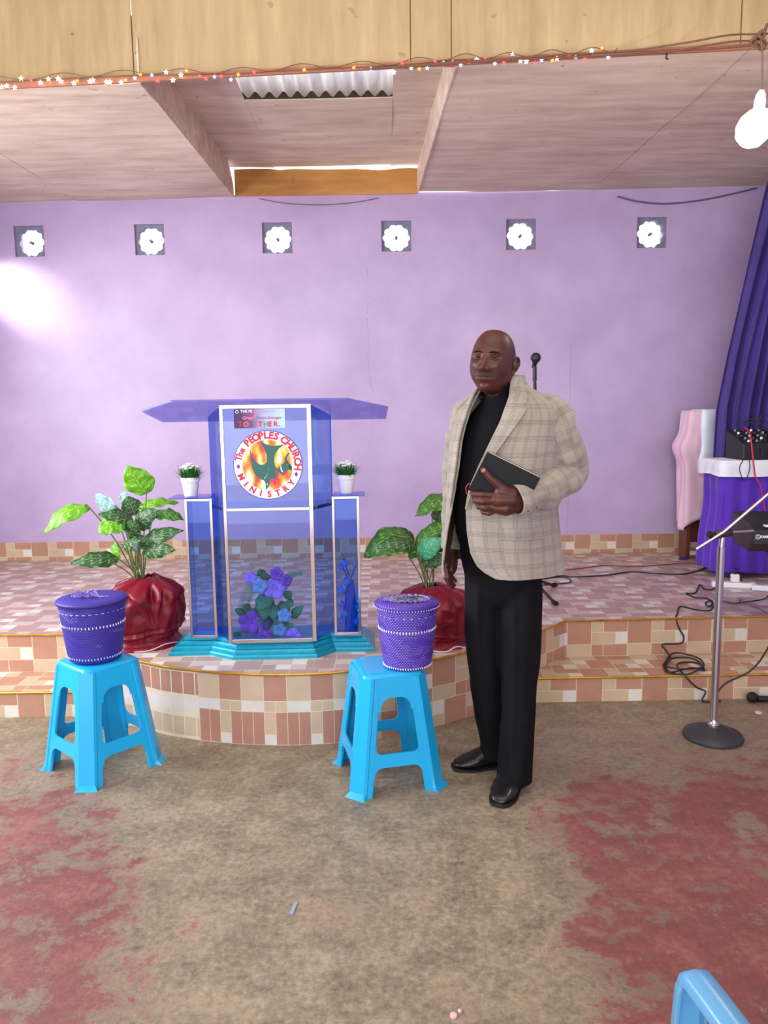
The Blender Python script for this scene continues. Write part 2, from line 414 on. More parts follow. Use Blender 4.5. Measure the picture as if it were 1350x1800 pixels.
# stage top outline (left to right), then the tiled risers
bulge = cr([(-1.68, 3.895), (-1.42, 3.60), (-1.124, 3.43), (-0.97, 3.345), (-0.70, 3.262), (-0.44, 3.232), (-0.2, 3.255), (0.054, 3.325), (0.40, 3.525), (0.777, 3.83), (0.966, 4.02)], 6)
bulge = [(p[0], p[1]) for p in [tuple(v)+((0,)) for v in [Vector((a[0], a[1], 0)) for a in bulge]]]
edge = [(-3.45, 3.93)] + bulge + [(2.0, 4.06), (3.25, 4.09)]
TS = 0.33
mb = MB()
poly = edge + [(3.25, 6.0), (-3.45, 6.0)]
mb.m = 0
mb.add([(x, y, STG) for x, y in poly], [tuple(range(len(poly)))], [[(x/TS+0.3, y/TS) for x, y in poly]])
L = 0
for i, ((x0, y0), (x1, y1)) in enumerate(zip(edge, edge[1:])):
    d = math.hypot(x1-x0, y1-y0); xm = (x0+x1)/2
    strip = -1.6 < xm < -0.17
    mb.m = (3 if xm > -0.82 else 2) if strip else 1
    s = (0.205 if mb.m == 3 else 0.062) if strip else TS; u0 = (L+0.05)/s; u1 = (L+d+0.05)/s
    if strip: vv = (0.0, 0.999)
    else: vv = (1-STG/TS*0.985, 0.999)
    mb.add([(x0, y0, 0), (x1, y1, 0), (x1, y1, STG), (x0, y0, STG)], [(0, 1, 2, 3)], [[(u0, vv[0]), (u1, vv[0]), (u1, vv[1]), (u0, vv[1])]])
    L += d
st = mb.build('floor_stage', [tile_top, tile_side, tile_strip, tile_curve]); struct(st)
def step(name, pts_front, pts_back):
    mb = MB(); L = 0
    mb.m = 0
    poly = pts_front + pts_back[::-1]
    mb.add([(x, y, STEP) for x, y in poly], [tuple(range(len(poly)))], [[(x/TS, y/TS+0.4) for x, y in poly]])
    for (x0, y0), (x1, y1) in zip(pts_front, pts_front[1:]):
        d = math.hypot(x1-x0, y1-y0); mb.m = 1
        mb.add([(x0, y0, 0), (x1, y1, 0), (x1, y1, STEP), (x0, y0, STEP)], [(0, 1, 2, 3)], [[(L/TS, .999-STEP/TS), ((L+d)/TS, .999-STEP/TS), ((L+d)/TS, .999), (L/TS, .999)]])
        L += d
    return struct(mb.build(name, [tile_side, tile_side]))
step('floor_step_right', [(0.62, 3.69), (3.25, 3.72)], [(0.62, 3.70), (0.966, 4.02), (2.0, 4.06), (3.25, 4.09)])
step('floor_step_left', [(-3.45, 3.60), (-1.40, 3.595)], [(-3.45, 3.93), (-1.68, 3.895)])
# gold nosings
def nosing(name, pts, z):
    mb = MB(); mb.tube([(x, y, z) for x, y in pts], 0.006, 6); return struct(mb.build(name, gold, smooth=60))
nosing('trim_1', [(x, y-0.003) for x, y in edge], STG)
nosing('trim_2', [(0.63, 3.688), (3.25, 3.718)], STEP)
nosing('trim_3', [(-3.45, 3.598), (-1.41, 3.593)], STEP)

# back wall with six square openings
WX = [-2.64, -1.735, -0.775, 0.122, 1.06, 2.045]; WZ = [2.745, 2.768, 2.768, 2.755, 2.755, 2.768]
hs = 0.112; zc = 2.762
xs = [-3.45]
for x in WX: xs += [x-hs, x+hs]
xs.append(3.25)
mb = MB()
zt = 3.075
mb.box((-3.45, WY, 0), (3.25, WY+0.15, zc-hs-0.0)); mb.box((-3.45, WY, zc+hs), (-1.5, WY+0.15, 3.3)); mb.box((-1.5, WY, zc+hs), (1.35, WY+0.15, zt)); mb.box((1.35, WY, zc+hs), (3.25, WY+0.15, 3.3))
for i in range(0, len(xs)-1, 2): mb.box((xs[i], WY, zc-hs), (xs[i+1], WY+0.15, zc+hs))
struct(mb.build('wall_back', lav))
concrete = mat('grey_concrete_block', S(120,118,140), 0.8, var=0.15, bump=0.2)
for k, x in enumerate(WX):
    N = 100
    fl = [(math.cos(2*PI*i/N)*(0.092+0.012*abs(math.cos(5*2*PI*i/N))), -0.004+math.sin(2*PI*i/N)*(0.092+0.012*abs(math.cos(5*2*PI*i/N)))) for i in range(N)]
    sq = [(-hs, -hs), (hs, -hs), (hs, hs), (-hs, hs)]
    me = plate([sq, fl], 0.05, upright(x, WY+0.045, zc))
    wn = struct(link_mesh('window_%d' % (k+1), me, concrete))
    mb = MB(); mb.lathe([(0, -0.02), (0.011, -0.02), (0.011, 0.02), (0, 0.02)], 16, M=upright(x, WY+0.045, zc-0.004))
    for a in range(3):
        th = a*2*PI/3+0.3
        mb.tube([(x+0.012*math.cos(th), WY+0.05, zc-0.004+0.012*math.sin(th)), (x+0.092*math.cos(th), WY+0.05, zc-0.004+0.092*math.sin(th))], 0.0012, 6)
    mb.build('flower_centre', concrete, wn)

# tiled skirting
mb = MB()
mb.add([(-3.45, WY-0.015, STG), (3.0, WY-0.015, STG), (3.0, WY-0.015, STG+0.145), (-3.45, WY-0.015, STG+0.145)], [(0, 1, 2, 3)], [[(0, .5), (6.45/TS, .5), (6.45/TS, .999), (0, .999)]])
mb.box((-3.45, WY-0.0149, STG), (3.0, WY, STG+0.1449))
struct(mb.build('baseboard_back', tile_side))
struct(MB().box((-3.6, -3.2, 0), (-3.45, 6.15, 4.4)).build('wall_left', lav))
struct(MB().box((3.25, -3.2, 0), (3.4, 6.15, 4.4)).build('wall_right', lav))

# ceiling over the stage: warped plywood sheets round a raised recess
def sheet(name, quad, z, n=(14, 14), warp=0.012, th=0.006, seed=0, m=None, zf=None):
    """quad: 4 xy corners (front-left, front-right, back-right, back-left)"""
    mb = MB(); vs = []; (a, b, c, d) = [Vector(q) for q in quad]
    for j in range(n[1]+1):
        for i in range(n[0]+1):
            u, v = i/n[0], j/n[1]; p = (a*(1-u)+b*u)*(1-v)+(d*(1-u)+c*u)*v
            zz = (zf(p.x, p.y) if zf else z) + warp*(noise.noise(Vector((p.x*1.3, p.y*1.3, seed)))) 
            vs.append((p.x, p.y, zz))
    W = n[0]+1; fs = [(j*W+i, (j+1)*W+i, (j+1)*W+i+1, j*W+i+1) for j in range(n[1]) for i in range(n[0])]
    mb.add(vs, fs)
    me = modmesh(mb.mesh(), [('SOLIDIFY', dict(thickness=th, offset=-1))])
    return struct(link_mesh(name, me, m or ply_ceil, smooth=40))
# lower ceiling height falls slightly towards the left
cz = lambda x, y: CZ + 0.006*x
sheet('ceiling', [(-3.45, 4.14), (-2.36, 4.06), (-2.268, 5.999), (-3.45, 5.999)], CZ, seed=1, zf=cz)
sheet('ceiling_left', [(-2.352, 4.06), (-1.155, 3.975), (-1.088, 5.994), (-2.26, 5.999)], CZ, seed=2, zf=cz)
sheet('ceiling_right', [(0.368, 3.862), (1.70, 3.765), (1.59, 5.998), (0.285, 5.980)], CZ, seed=3, zf=cz)
sheet('ceiling_corner', [(1.706, 3.765), (3.25, 3.65), (3.25, 5.999), (1.596, 5.997)], CZ, seed=4, zf=cz)
# the recess: side boards, back board and its own raised ceiling with the skylight hole
RZ = 3.26
def board(name, p0, p1, z0a, z1f, m, n=24, th=0.008, seed=0):
    """upright board from p0 to p1, bottom z0a(t), top z1f(t)"""
    mb = MB(); vs = []; a, b = Vector(p0), Vector(p1)
    nx = Vector((-(b-a).y, (b-a).x)).normalized()
    for i in range(n+1):
        t = i/n; p = a*(1-t)+b*t; bow = nx*0.01*noise.noise(Vector((t*3, seed, 0)))
        vs.append((p.x, p.y, z0a(t))); vs.append((p.x+bow.x, p.y+bow.y, z1f(t)))
    mb.add(vs, [(2*i, 2*i+2, 2*i+3, 2*i+1) for i in range(n)])
    me = modmesh(mb.mesh(), [('SOLIDIFY', dict(thickness=th, offset=0))])
    return struct(link_mesh(name, me, m, smooth=40))
zl = lambda x: (lambda t: CZ+0.006*x-0.004)
board('ceiling_recess_board_left', (-1.155, 3.95), (-1.088, 5.985), zl(-1.1), lambda t: RZ+0.012-0.05*max(0, noise.noise(Vector((t*5.3, 1.7, 0))))-(0.14*max(0, (t-0.93)/0.07)), ply_ceil, seed=1)
board('ceiling_recess_board_right', (0.368, 3.88), (0.285, 5.985), zl(0.33), lambda t: RZ+0.012-0.06*max(0, noise.noise(Vector((t*4.1, 9.2, 0)))), ply_ceil, seed=2)
board('ceiling_recess_board_back', (-1.075, 5.975), (0.282, 5.975), zl(-0.4), lambda t: 3.249-0.011*t+0.004*math.sin(9*t)-0.016*max(0, 1-abs(t-0.80)/0.13)-0.01*max(0, 1-abs(t-0.25)/0.06), ply_back, seed=3)
hx0, hx1, hy0, hy1 = -0.775, 0.084, 4.28, 4.73
rf = lambda x, y: RZ + 0.004*math.sin(3*x)
sheet('ceiling_recess', [(-1.18, 3.98), (hx0, 3.98), (hx0, 5.985), (-1.11, 5.985)], RZ, seed=5, warp=0.01, zf=rf)
sheet('ceiling_recess_right', [(hx1, 3.9), (0.40, 3.9), (0.31, 5.985), (hx1, 5.985)], RZ, seed=6, warp=0.01, zf=rf)
sheet('ceiling_recess_back', [(hx0, hy1), (hx1, hy1), (hx1, 5.955), (hx0, 5.955)], RZ, seed=5, warp=0.004, zf=rf)
sheet('ceiling_recess_front', [(hx0, 3.96), (hx1, 3.96), (hx1, hy0), (hx0, hy0)], RZ, seed=5, warp=0.004, zf=rf)
# corrugated roofing sheet seen through the hole
def translucent(name, c, c2, rough=0.5):
    m = bpy.data.materials.new(name); m.use_nodes = True; n = NT(m)
    tl = n.new('ShaderNodeBsdfTranslucent'); mx = n.new('ShaderNodeMixShader'); out = n.n['Material Output']
    mpp = n.new('ShaderNodeMapping'); n.l.new(n.new('ShaderNodeTexCoord').outputs['Object'], mpp.inputs[0]); mpp.inputs['Scale'].default_value = (6, 0.7, 1); f = n.noise(5, 4, vec=mpp.outputs[0]); cc = n.ramp(f, [(0.35, c), (0.65, c2)]); spp = n.new('ShaderNodeSeparateXYZ'); n.l.new(n.new('ShaderNodeTexCoord').outputs['Object'], spp.inputs[0]); valley_shade = n.M('MULTIPLY', n.M('ADD', n.M('MULTIPLY', n.M('COSINE', n.M('MULTIPLY', n.M('ADD', spp.outputs[0], 0.88), 2*PI/0.082)), -0.5), 0.5), n.M('MULTIPLY', n.M('SUBTRACT', spp.outputs[1], 4.45), 3.6, clamp=True)); cc = n.mix(n.M('MULTIPLY', valley_shade, 0.8), cc, S(120,96,88)); cc = n.mix(n.M('MULTIPLY', n.M('MULTIPLY', n.M('SUBTRACT', spp.outputs[1], 4.5), 4.0, clamp=True), 0.7), cc, S(150,130,122)); n.l.new(cc, tl.inputs[0]); n.col(cc); mx.inputs[0].default_value = 0.85  # valley bands and darker rear end: corrugation shading painted into the colour
    n.l.new(n.b.outputs[0], mx.inputs[1]); n.l.new(tl.outputs[0], mx.inputs[2]); n.l.new(mx.outputs[0], out.inputs[0]); return m
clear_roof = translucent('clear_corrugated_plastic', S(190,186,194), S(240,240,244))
def corrug(x0, x1, y0, y1, z0, z1, amp=0.014, pitch=0.085):
    mb = MB(); n = int((x1-x0)/pitch*10); vs = []; m = 6
    for j in range(m+1):
        v = j/m
        for i in range(n+1):
            x = x0+(x1-x0)*i/n
            vs.append((x, y0+(y1-y0)*v, z0+(z1-z0)*v+amp*math.cos(2*PI*(x-x0)/pitch)+0.004*noise.noise(Vector((x*4, v*2, 0)))))
    W = n+1; mb.add(vs, [(j*W+i, j*W+i+1, (j+1)*W+i+1, (j+1)*W+i) for j in range(m) for i in range(n)])
    return mb
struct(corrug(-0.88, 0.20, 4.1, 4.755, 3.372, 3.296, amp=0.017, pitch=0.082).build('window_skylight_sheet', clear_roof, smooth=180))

# plywood bulkhead (four sheets with open joints, batten behind)
mb = MB()
bx = [-3.45, -1.178, 0.155, 0.345, 1.655, 3.25]
by = lambda x: 3.845-0.074*(x-0.345)
bz = lambda x: 3.062+0.006*x
for a, b in zip(bx, bx[1:]):
    a2, b2 = a+0.003, b-0.003
    vs = [(a2, by(a2), bz(a2)), (b2, by(b2), bz(b2)), (b2, by(b2), 4.3), (a2, by(a2), 4.3)]
    vs += [(x, y+0.012, z) for x, y, z in vs]
    mb.add(vs, [(0,1,2,3), (7,6,5,4), (0,4,5,1), (1,5,6,2), (3,2,6,7), (0,3,7,4)])
struct(mb.build('ceiling_bulkhead', ply_front))
mb = MB()
for b, top in zip(bx[1:-1], (3.36, 4.25, 4.25, 4.25)):
    mb.box((b-0.03, by(b)+0.0135, 3.075), (b+0.03, by(b)+0.05, top))
struct(mb.build('trim_4', ply_back))
# reddish batten along the bulkhead foot
mb = MB(); q = [(x, by(x)) for x in (-3.45, 3.25)]
(x0, y0), (x1, y1) = q
z0, z1 = bz(x0), bz(x1)
mb.add([(x0, y0-0.012, z0-0.004), (x1, y1-0.012, z1-0.004), (x1, y1-0.012, z1+0.022), (x0, y0-0.012, z0+0.022), (x0, y0-0.0005, z0-0.004), (x1, y1-0.0005, z1-0.004), (x1, y1-0.0005, z1+0.022), (x0, y0-0.0005, z0+0.022)],
       [(0,1,2,3), (7,6,5,4), (0,4,5,1), (1,5,6,2), (3,2,6,7), (0,3,7,4)])
struct(mb.build('trim_5', mat('reddish_wood', S(160,104,78), 0.6, var=0.2)))
struct(MB().box((-3.45, -3.2, 4.3), (3.25, 4.1, 4.36)).build('ceiling_front', ply_front))

# closing board and rafters above the recess, and battens over the ceiling joints
mb = MB(); mb.box((-0.9, 4.80, 3.277), (0.22, 4.82, 3.40)); struct(mb.build('trim_6', mat('dark_batten', S(60,44,40), 0.8)))
for k, (a, b) in enumerate([((-2.356, 4.08), (-2.264, 5.995)), ((1.703, 3.8), (1.593, 5.99))]):
    mb = MB(); mb.tube([(a[0], a[1], CZ+0.035), (b[0], b[1], CZ+0.035)], (0.03, 0.02), 4) if False else mb.box((min(a[0], b[0])-0.02, a[1], CZ+0.028), (max(a[0], b[0])+0.02, b[1], CZ+0.06))
    struct(mb.build('trim_%d' % (7+k), ply_back))
# ---------------------------------------------------------------- lectern
LX, LY = -0.525, 3.45
def glass(name, c): return glassy(name, c)
g_front = glassy('blue_acrylic', (0.64, 0.76, 0.97, 1), gloss=0.10)
g_side = glassy('deep_blue_acrylic', (0.50, 0.66, 0.95, 1), gloss=0.12, body=S(20,90,190), bodyf=0.30)
g_top = glassy('violet_blue_acrylic', (0.58, 0.60, 0.90, 1), gloss=0.06)
teal = mat('turquoise_metallic_paint', S(20,150,178), 0.3, 0.35, var=0.1, vscale=30)
lec = empty('lectern', (LX, LY, STG), math.radians(1.5), 'blue acrylic lectern with mirrored edges, a round church logo and a stepped turquoise base', 'lectern')
def off(poly, d):
    """inset a convex-ish polygon by moving towards neighbours' normals"""
    n = len(poly); out = []
    for i in range(n):
        p0, p1, p2 = Vector(poly[i-1]), Vector(poly[i]), Vector(poly[(i+1) % n])
        a = (p1-p0).normalized(); b = (p2-p1).normalized()
        na = Vector((-a.y, a.x)); nb = Vector((-b.y, b.x)); m = (na+nb)
        m = m/max(m.dot(na), 0.3); out.append(tuple(p1+m*d))
    return out
# everything in lectern coordinates: x right, y away, z up from the stage floor
base = [(-0.500, 0.075), (-0.305, 0.075), (-0.185, -0.005), (0.205, -0.005), (0.290, 0.085), (0.475, 0.075), (0.475, 0.36), (-0.500, 0.36)]
mb = MB(); lay = 4; H = 0.074
for k in range(lay):
    z0, z1 = H*k/lay, H*(k+1)/lay; o1 = off(base, 0.020*k); o2 = off(base, 0.020*k+0.006)
    mb.rings([[(x, y, z0+0.0005*k) for x, y in o1], [(x, y, z1-0.006) for x, y in o1], [(x, y, z1) for x, y in o2]])
mb.build('base', teal, lec, fixn=True)
HB = H+0.0005
# column: front panel + chamfers + sides
fx0, fx1, cy = -0.195, 0.195, 0.02
zt0 = 1.170
A, B, Cc, D = (-0.295, 0.215), (fx0, cy), (fx1, cy), (0.285, 0.215)
ztop = lambda y: 1.172 - 0.27*(y-cy)
def panel(name, p, q, z0, ztf, m, parent, th=0.005):
    (x0, y0), (x1, y1) = p, q; d = Vector((x1-x0, y1-y0)).normalized(); n = Vector((-d.y, d.x))*th
    vs = [(x0, y0, z0), (x1, y1, z0), (x1, y1, ztf(y1)), (x0, y0, ztf(y0))]
    vs += [(x+n.x, y+n.y, z) for x, y, z in vs]
    return MB().add(vs, [(0,1,2,3), (7,6,5,4), (0,4,5,1), (1,5,6,2), (2,6,7,3), (3,7,4,0)]).build(name, m, parent, fixn=True)
front = panel('front_panel', B, Cc, HB, ztop, g_front, lec)
panel('side_panel', A, B, HB, ztop, g_side, lec); panel('side_panel', Cc, D, HB, ztop, g_side, lec)
panel('side_panel', (-0.290, 0.34), (-0.295, 0.217), HB, ztop, g_side, lec); panel('side_panel', (0.285, 0.217), (0.280, 0.34), HB, ztop, g_side, lec)
# mirrored edge strips round the front panel
def strip(lo, hi, nm='mirror_strip'): return MB().box(lo, hi).build(nm, silver, lec, bevel=0.0012)
ft = 1.170
strip((fx0-0.009, cy-0.006, HB), (fx0+0.006, cy-0.0005, ft)); strip((fx1-0.010, cy-0.006, HB), (fx1+0.009, cy-0.0005, ft))
strip((fx0+0.006, cy-0.006, ft-0.016), (fx1-0.010, cy-0.0005, ft)); strip((fx0+0.006, cy-0.006, HB), (fx1-0.010, cy-0.0005, HB+0.016))
strip((fx0+0.006, cy-0.006, 0.692), (fx1-0.010, cy-0.0005, 0.706))
# inner shelf with its bright edge rails along both chamfers
mb = MB(); mb.prism([(-0.285, 0.212), (fx0+0.006, cy+0.007), (fx1-0.006, cy+0.007), (0.276, 0.212), (0.276, 0.33), (-0.285, 0.33)], 0.694, 0.700)
mb.build('shelf', g_front, lec)
for p, q in ((A, B), (Cc, D)):
    pp = (p[0]+(q[0]-p[0])*0.06, p[1]+(q[1]-p[1])*0.06); qq = (p[0]+(q[0]-p[0])*0.94, p[1]+(q[1]-p[1])*0.94)
    d = Vector((q[0]-p[0], q[1]-p[1])).normalized(); n = Vector((d.y, -d.x))*0.003
    vs = [(pp[0]+n.x, pp[1]+n.y, 0.690), (qq[0]+n.x, qq[1]+n.y, 0.690), (qq[0]+n.x, qq[1]+n.y, 0.706), (pp[0]+n.x, pp[1]+n.y, 0.706)]
    vs += [(x-n.x*0.8, y-n.y*0.8, z) for x, y, z in vs]
    MB().add(vs, [(0,1,2,3), (7,6,5,4), (0,4,5,1), (1,5,6,2), (2,6,7,3), (3,7,4,0)]).build('shelf_rail', silver, lec, fixn=True)
MB().box((0.262, 0.10, 0.712), (0.285, 0.118, 0.726)).build('corner_bracket', mat('dark_steel', S(50,60,80), 0.35, 0.8), lec)
# side pillars
for sx, (x0, x1) in ((-1, (-0.397, -0.277)), (1, (0.288, 0.408))):
    y0, y1 = 0.115, 0.235
    pil = panel('pillar', (x0, y0), (x1, y0), HB, lambda y: 0.742, g_front, lec)
    for a, b in (((x1, y0), (x1, y1)), ((x1, y1), (x0, y1)), ((x0, y1), (x0, y0))):
        panel('pillar_pane', a, b, HB, lambda y: 0.742, g_side if a[0] == b[0] else g_front, pil, th=0.004)
    e = [((x0-0.004, y0-0.006, HB), (x0+0.008, y0-0.0005, 0.742)), ((x1-0.008, y0-0.006, HB), (x1+0.004, y0-0.0005, 0.742)),
         ((x0+0.008, y0-0.006, HB), (x1-0.008, y0-0.0005, HB+0.012)), ((x0+0.008, y0-0.006, 0.730), (x1-0.008, y0-0.0005, 0.742))]
    for lo, hi in e: MB().box(lo, hi).build('pillar_strip', silver, pil, bevel=0.001)
    cx0, cx1 = (-0.468, -0.283) if sx < 0 else (0.290, 0.440)
    MB().prism([(cx0, y0-0.03), (cx1, y0-0.03), (cx1, y1+0.02), (cx0, y1+0.02)], 0.743, 0.749).build('pillar_cap', g_top, lec)
# sloping reading board
tp = [(-0.41, -0.005), (0.365, -0.005), (0.555, 0.145), (0.55, 0.34), (-0.54, 0.34), (-0.585, 0.145)]
zb = lambda y: 1.181 - 0.27*(y-cy)
vs = [(x, y, zb(y)) for x, y in tp] + [(x, y, zb(y)+0.008) for x, y in tp]; n = 6
mb = MB().add(vs, [tuple(range(n))[::-1], tuple(range(n, 2*n))] + [(i, (i+1) % n, n+(i+1) % n, n+i) for i in range(n)])
mb.build('reading_board', g_top, lec)

# round logo sticker (thin layers in front of the front panel)
red = mat('print_red', S(196,22,62), 0.5); navy = mat('print_navy', S(60,66,150), 0.5); pwhite = mat('print_white', S(232,222,240), 0.5)
pgreen = mat('print_green', S(28,92,86), 0.5); pviol = mat('print_violet', S(100,50,140), 0.5)
pgrey = mat('print_grey', S(120,100,150), 0.5)
R0 = 0.163; CR = 0.113
lcx, lcz = 0.005, 0.900
ly = cy-0.0068
def disc(r, n=64, sy=1): return [(r*math.cos(2*PI*i/n), r*math.sin(2*PI*i/n)*sy) for i in range(n)]
def at_logo(k): return upright(lcx, ly-0.0004*k, lcz) @ Matrix.Diagonal((1.38, 1.38, 1, 1))
logo = link_mesh('logo_sticker', plate([disc(CR)], 0.0003, at_logo(0)), navy, front); logo['label'] = 'round white church logo sticker with red lettering'
link_mesh('sticker_ring', plate([disc(CR-0.0025)], 0.0003, at_logo(1)), pwhite, logo)
# fiery disc
fm = bpy.data.materials.new('print_flames'); fm.use_nodes = True; nt = NT(fm)
tc = nt.new('ShaderNodeTexCoord').outputs['Object']; mp = nt.new('ShaderNodeMapping'); nt.l.new(tc, mp.inputs[0]); mp.inputs['Rotation'].default_value = (0, 0.5, 0); mp.inputs['Scale'].default_value = (1.5, 1, 0.8)
ff = nt.noise(15, 1.0, 0.4, vec=mp.outputs[0]); nt.col(nt.ramp(ff, [(0.36, S(236,232,226)), (0.44, S(236,190,60)), (0.52, S(238,120,50)), (0.60, S(226,50,52))]))
nt.b.inputs['Roughness'].default_value = 0.5
link_mesh('flame_disc', plate([disc(0.083)], 0.0003, at_logo(2)), fm, logo)
Q = lambda pts, n=6: [(v.x, v.y) for v in cr([(x, y, 0) for x, y in pts], n, True)]
# dove-like green mark, traced in cm from the disc centre
body = [(-5.6,5.6),(-5.0,3.2),(-3.9,1.2),(-2.6,0.2),(-1.2,0.2),(-0.3,1.2),(-0.3,3.4),(-1.2,5.6),(-2.6,7.9),(-0.3,6.6),(2.0,6.0),(5.4,6.4),(3.6,5.2),(2.3,3.4),(2.0,1.2),(2.3,-0.6),(2.9,-1.2),(4.4,0.1),(5.2,0.9),(5.9,1.4),(6.2,-0.3),(6.6,0.2),(7.6,-1.2),(7.4,-2.1),(6.6,-1.4),(5.8,-2.3),(4.9,-3.2),(4.3,-3.2),(3.6,-2.2),(3.0,-3.4),(2.2,-4.4),(1.4,-4.3),(0.6,-4.6),(0.2,-6.6),(-0.9,-8.0),(-1.0,-5.6),(-1.4,-4.9),(-2.6,-4.4),(-4.2,-3.0),(-5.0,-1.0),(-5.4,2.0)]
lp = [(x*0.0103, y*0.0103) for x, y in body]
link_mesh('dove_mark', plate([lp], 0.0003, at_logo(3)), pgreen, logo)
ar = [(v.x*0.0103, v.y*0.0103) for v in cr([(5.6,0.8,0),(5.4,2.2,0),(6.4,3.6,0),(7.0,3.7,0),(6.6,3.1,0),(6.1,2.2,0),(6.3,1.2,0),(7.6,-0.6,0),(7.0,-1.6,0),(6.4,-0.2,0)], 5, True)]
link_mesh('mark_curl', plate([ar], 0.0003, at_logo(3)), pgreen, logo)
wl = [(v.x*0.0103, v.y*0.0103) for v in cr([(-1.6,-4.5,0),(-0.6,-3.4,0),(0.1,-1.9,0),(0.25,-1.0,0),(0.0,-2.2,0),(-0.7,-3.7,0)], 5, True)]
wl2 = [(v.x*0.0103, v.y*0.0103) for v in cr([(4.1,0.0,0),(4.3,-1.2,0),(4.7,-2.2,0),(4.4,-2.3,0),(3.9,-1.2,0)], 5, True)]
for w_ in (wl, wl2, [(x*0.25*0.0103-0.004, y*0.25*0.0103-0.063) for x, y in disc(1, 12)]): link_mesh('mark_highlight', plate([w_], 0.0003, at_logo(4)), pwhite, logo)
reds = [[(2.3,-2.4),(3.0,-1.8),(3.2,-2.8),(2.5,-3.2)], [(4.9,-2.6),(5.3,-1.8),(5.8,-2.4),(5.3,-2.9)], [(1.5,-5.2),(2.0,-4.4),(2.4,-5.6),(1.9,-6.5)]]
for r in reds: link_mesh('mark_berry', plate([[(x*0.0103, y*0.0103) for x, y in Q(r, 4)]], 0.0003, at_logo(4)), red, logo)
def arc_text(chars, r, a0, a1, size, flip=False, bold=0.0009):
    ms = []; n = len(chars)
    for i, ch in enumerate(chars):
        if ch == ' ': continue
        a = a0+(a1-a0)*i/(n-1); th = math.radians(a)
        rot = th-PI/2 if not flip else th+PI/2
        M = at_logo(3) @ Tr(r*math.cos(th), r*math.sin(th), 0) @ Matrix.Rotation(rot, 4, 'Z')
        ms.append(text_mesh(ch, size, M, 0.0003, bold))
    return join_meshes(ms)
link_mesh('logo_lettering', arc_text('The', 0.0965, 166, 149, 0.030), red, logo)
link_mesh('logo_lettering', arc_text('PEOPLES', 0.0965, 132, 72, 0.031, bold=0.0014), red, logo)
link_mesh('logo_lettering', arc_text('CHURCH', 0.0965, 56, -5, 0.031, bold=0.0014), red, logo)
link_mesh('logo_lettering', arc_text('MINISTRY', 0.0965, 203, 322, 0.027, flip=True, bold=0.0012), red, logo)
dm = lambda a: [(0.0965*math.cos(math.radians(a))+dx, 0.0965*math.sin(math.radians(a))+dy) for dx, dy in ((0, -0.009), (0.006, 0), (0, 0.009), (-0.006, 0))]
for a_ in (182, -19): link_mesh('logo_diamond', plate([dm(a_)], 0.0003, at_logo(3)), pviol, logo)

# rectangular sticker above
sm = bpy.data.materials.new('print_gradient'); sm.use_nodes = True; nt = NT(sm)
tc = nt.new('ShaderNodeTexCoord').outputs['Object']; sp_ = nt.new('ShaderNodeSeparateXYZ'); nt.l.new(tc, sp_.inputs[0])
gx = nt.M('ADD', nt.M('MULTIPLY', nt.M('ADD', sp_.outputs[0], 0.14), 4.4), nt.M('MULTIPLY', nt.M('SUBTRACT', nt.noise(14, 2), 0.5), 0.3))
nt.col(nt.ramp(gx, [(0.15, S(56,20,78)), (0.36, S(140,70,120)), (0.62, S(168,172,206)), (0.98, S(170,208,222))])); nt.b.inputs['Roughness'].default_value = 0.5
bx0, bx1, bz0, bz1 = -0.140, 0.088, 1.066, 1.152
stk = link_mesh('banner_sticker', plate([[(bx0, bz0), (bx1, bz0), (bx1, bz1), (bx0, bz1)]], 0.0003, upright(0, ly, 0)), sm, front)
stk['label'] = 'small rectangular purple sticker reading TOGETHER'
def st_text(body, x, z, size, m, bold=0.0, k=2, align='LEFT', shear=0, nm='sticker_lettering'):
    link_mesh(nm, text_mesh(body, size, upright(x, ly-0.0004*k, z), 0.0003, bold, align, shear=shear), m, stk)
st_text('THE PE', -0.110, 1.141, 0.017, pwhite, 0.0003)
st_text('OPLES CHURCH', -0.052, 1.141, 0.013, mat('print_faint', S(176,176,206), 0.5), 0.0)
st_text('Great', -0.105, 1.112, 0.022, mat('print_pink', S(222,120,170), 0.5), 0.0003, shear=0.4)
st_text('Better', -0.045, 1.112, 0.019, mat('print_slate', S(110,110,160), 0.5), 0.0003, shear=0.4)
st_text('Stronger', 0.006, 1.112, 0.019, mat('print_rose', S(180,70,120), 0.5), 0.0003, shear=0.4)
xx = -0.122
for ch, m in zip('TOGETHER.', (red, mat('print_pink2', S(226,90,140), 0.5), pgreen, pgrey, red, mat('print_green2', S(60,150,110), 0.5), red, red, pgrey)):
    st_text(ch, xx, 1.083, 0.031, m, 0.0011); xx += 0.0225
ri = [(x*0.0075-0.125, z*0.0075+1.140) for x, z in disc(1, 24)]; rj = [(x*0.0052-0.125, z*0.0052+1.140) for x, z in disc(1, 24)]
link_mesh('sticker_emblem', plate([ri, rj], 0.0003, upright(0, ly-0.0008, 0)), pwhite, stk)

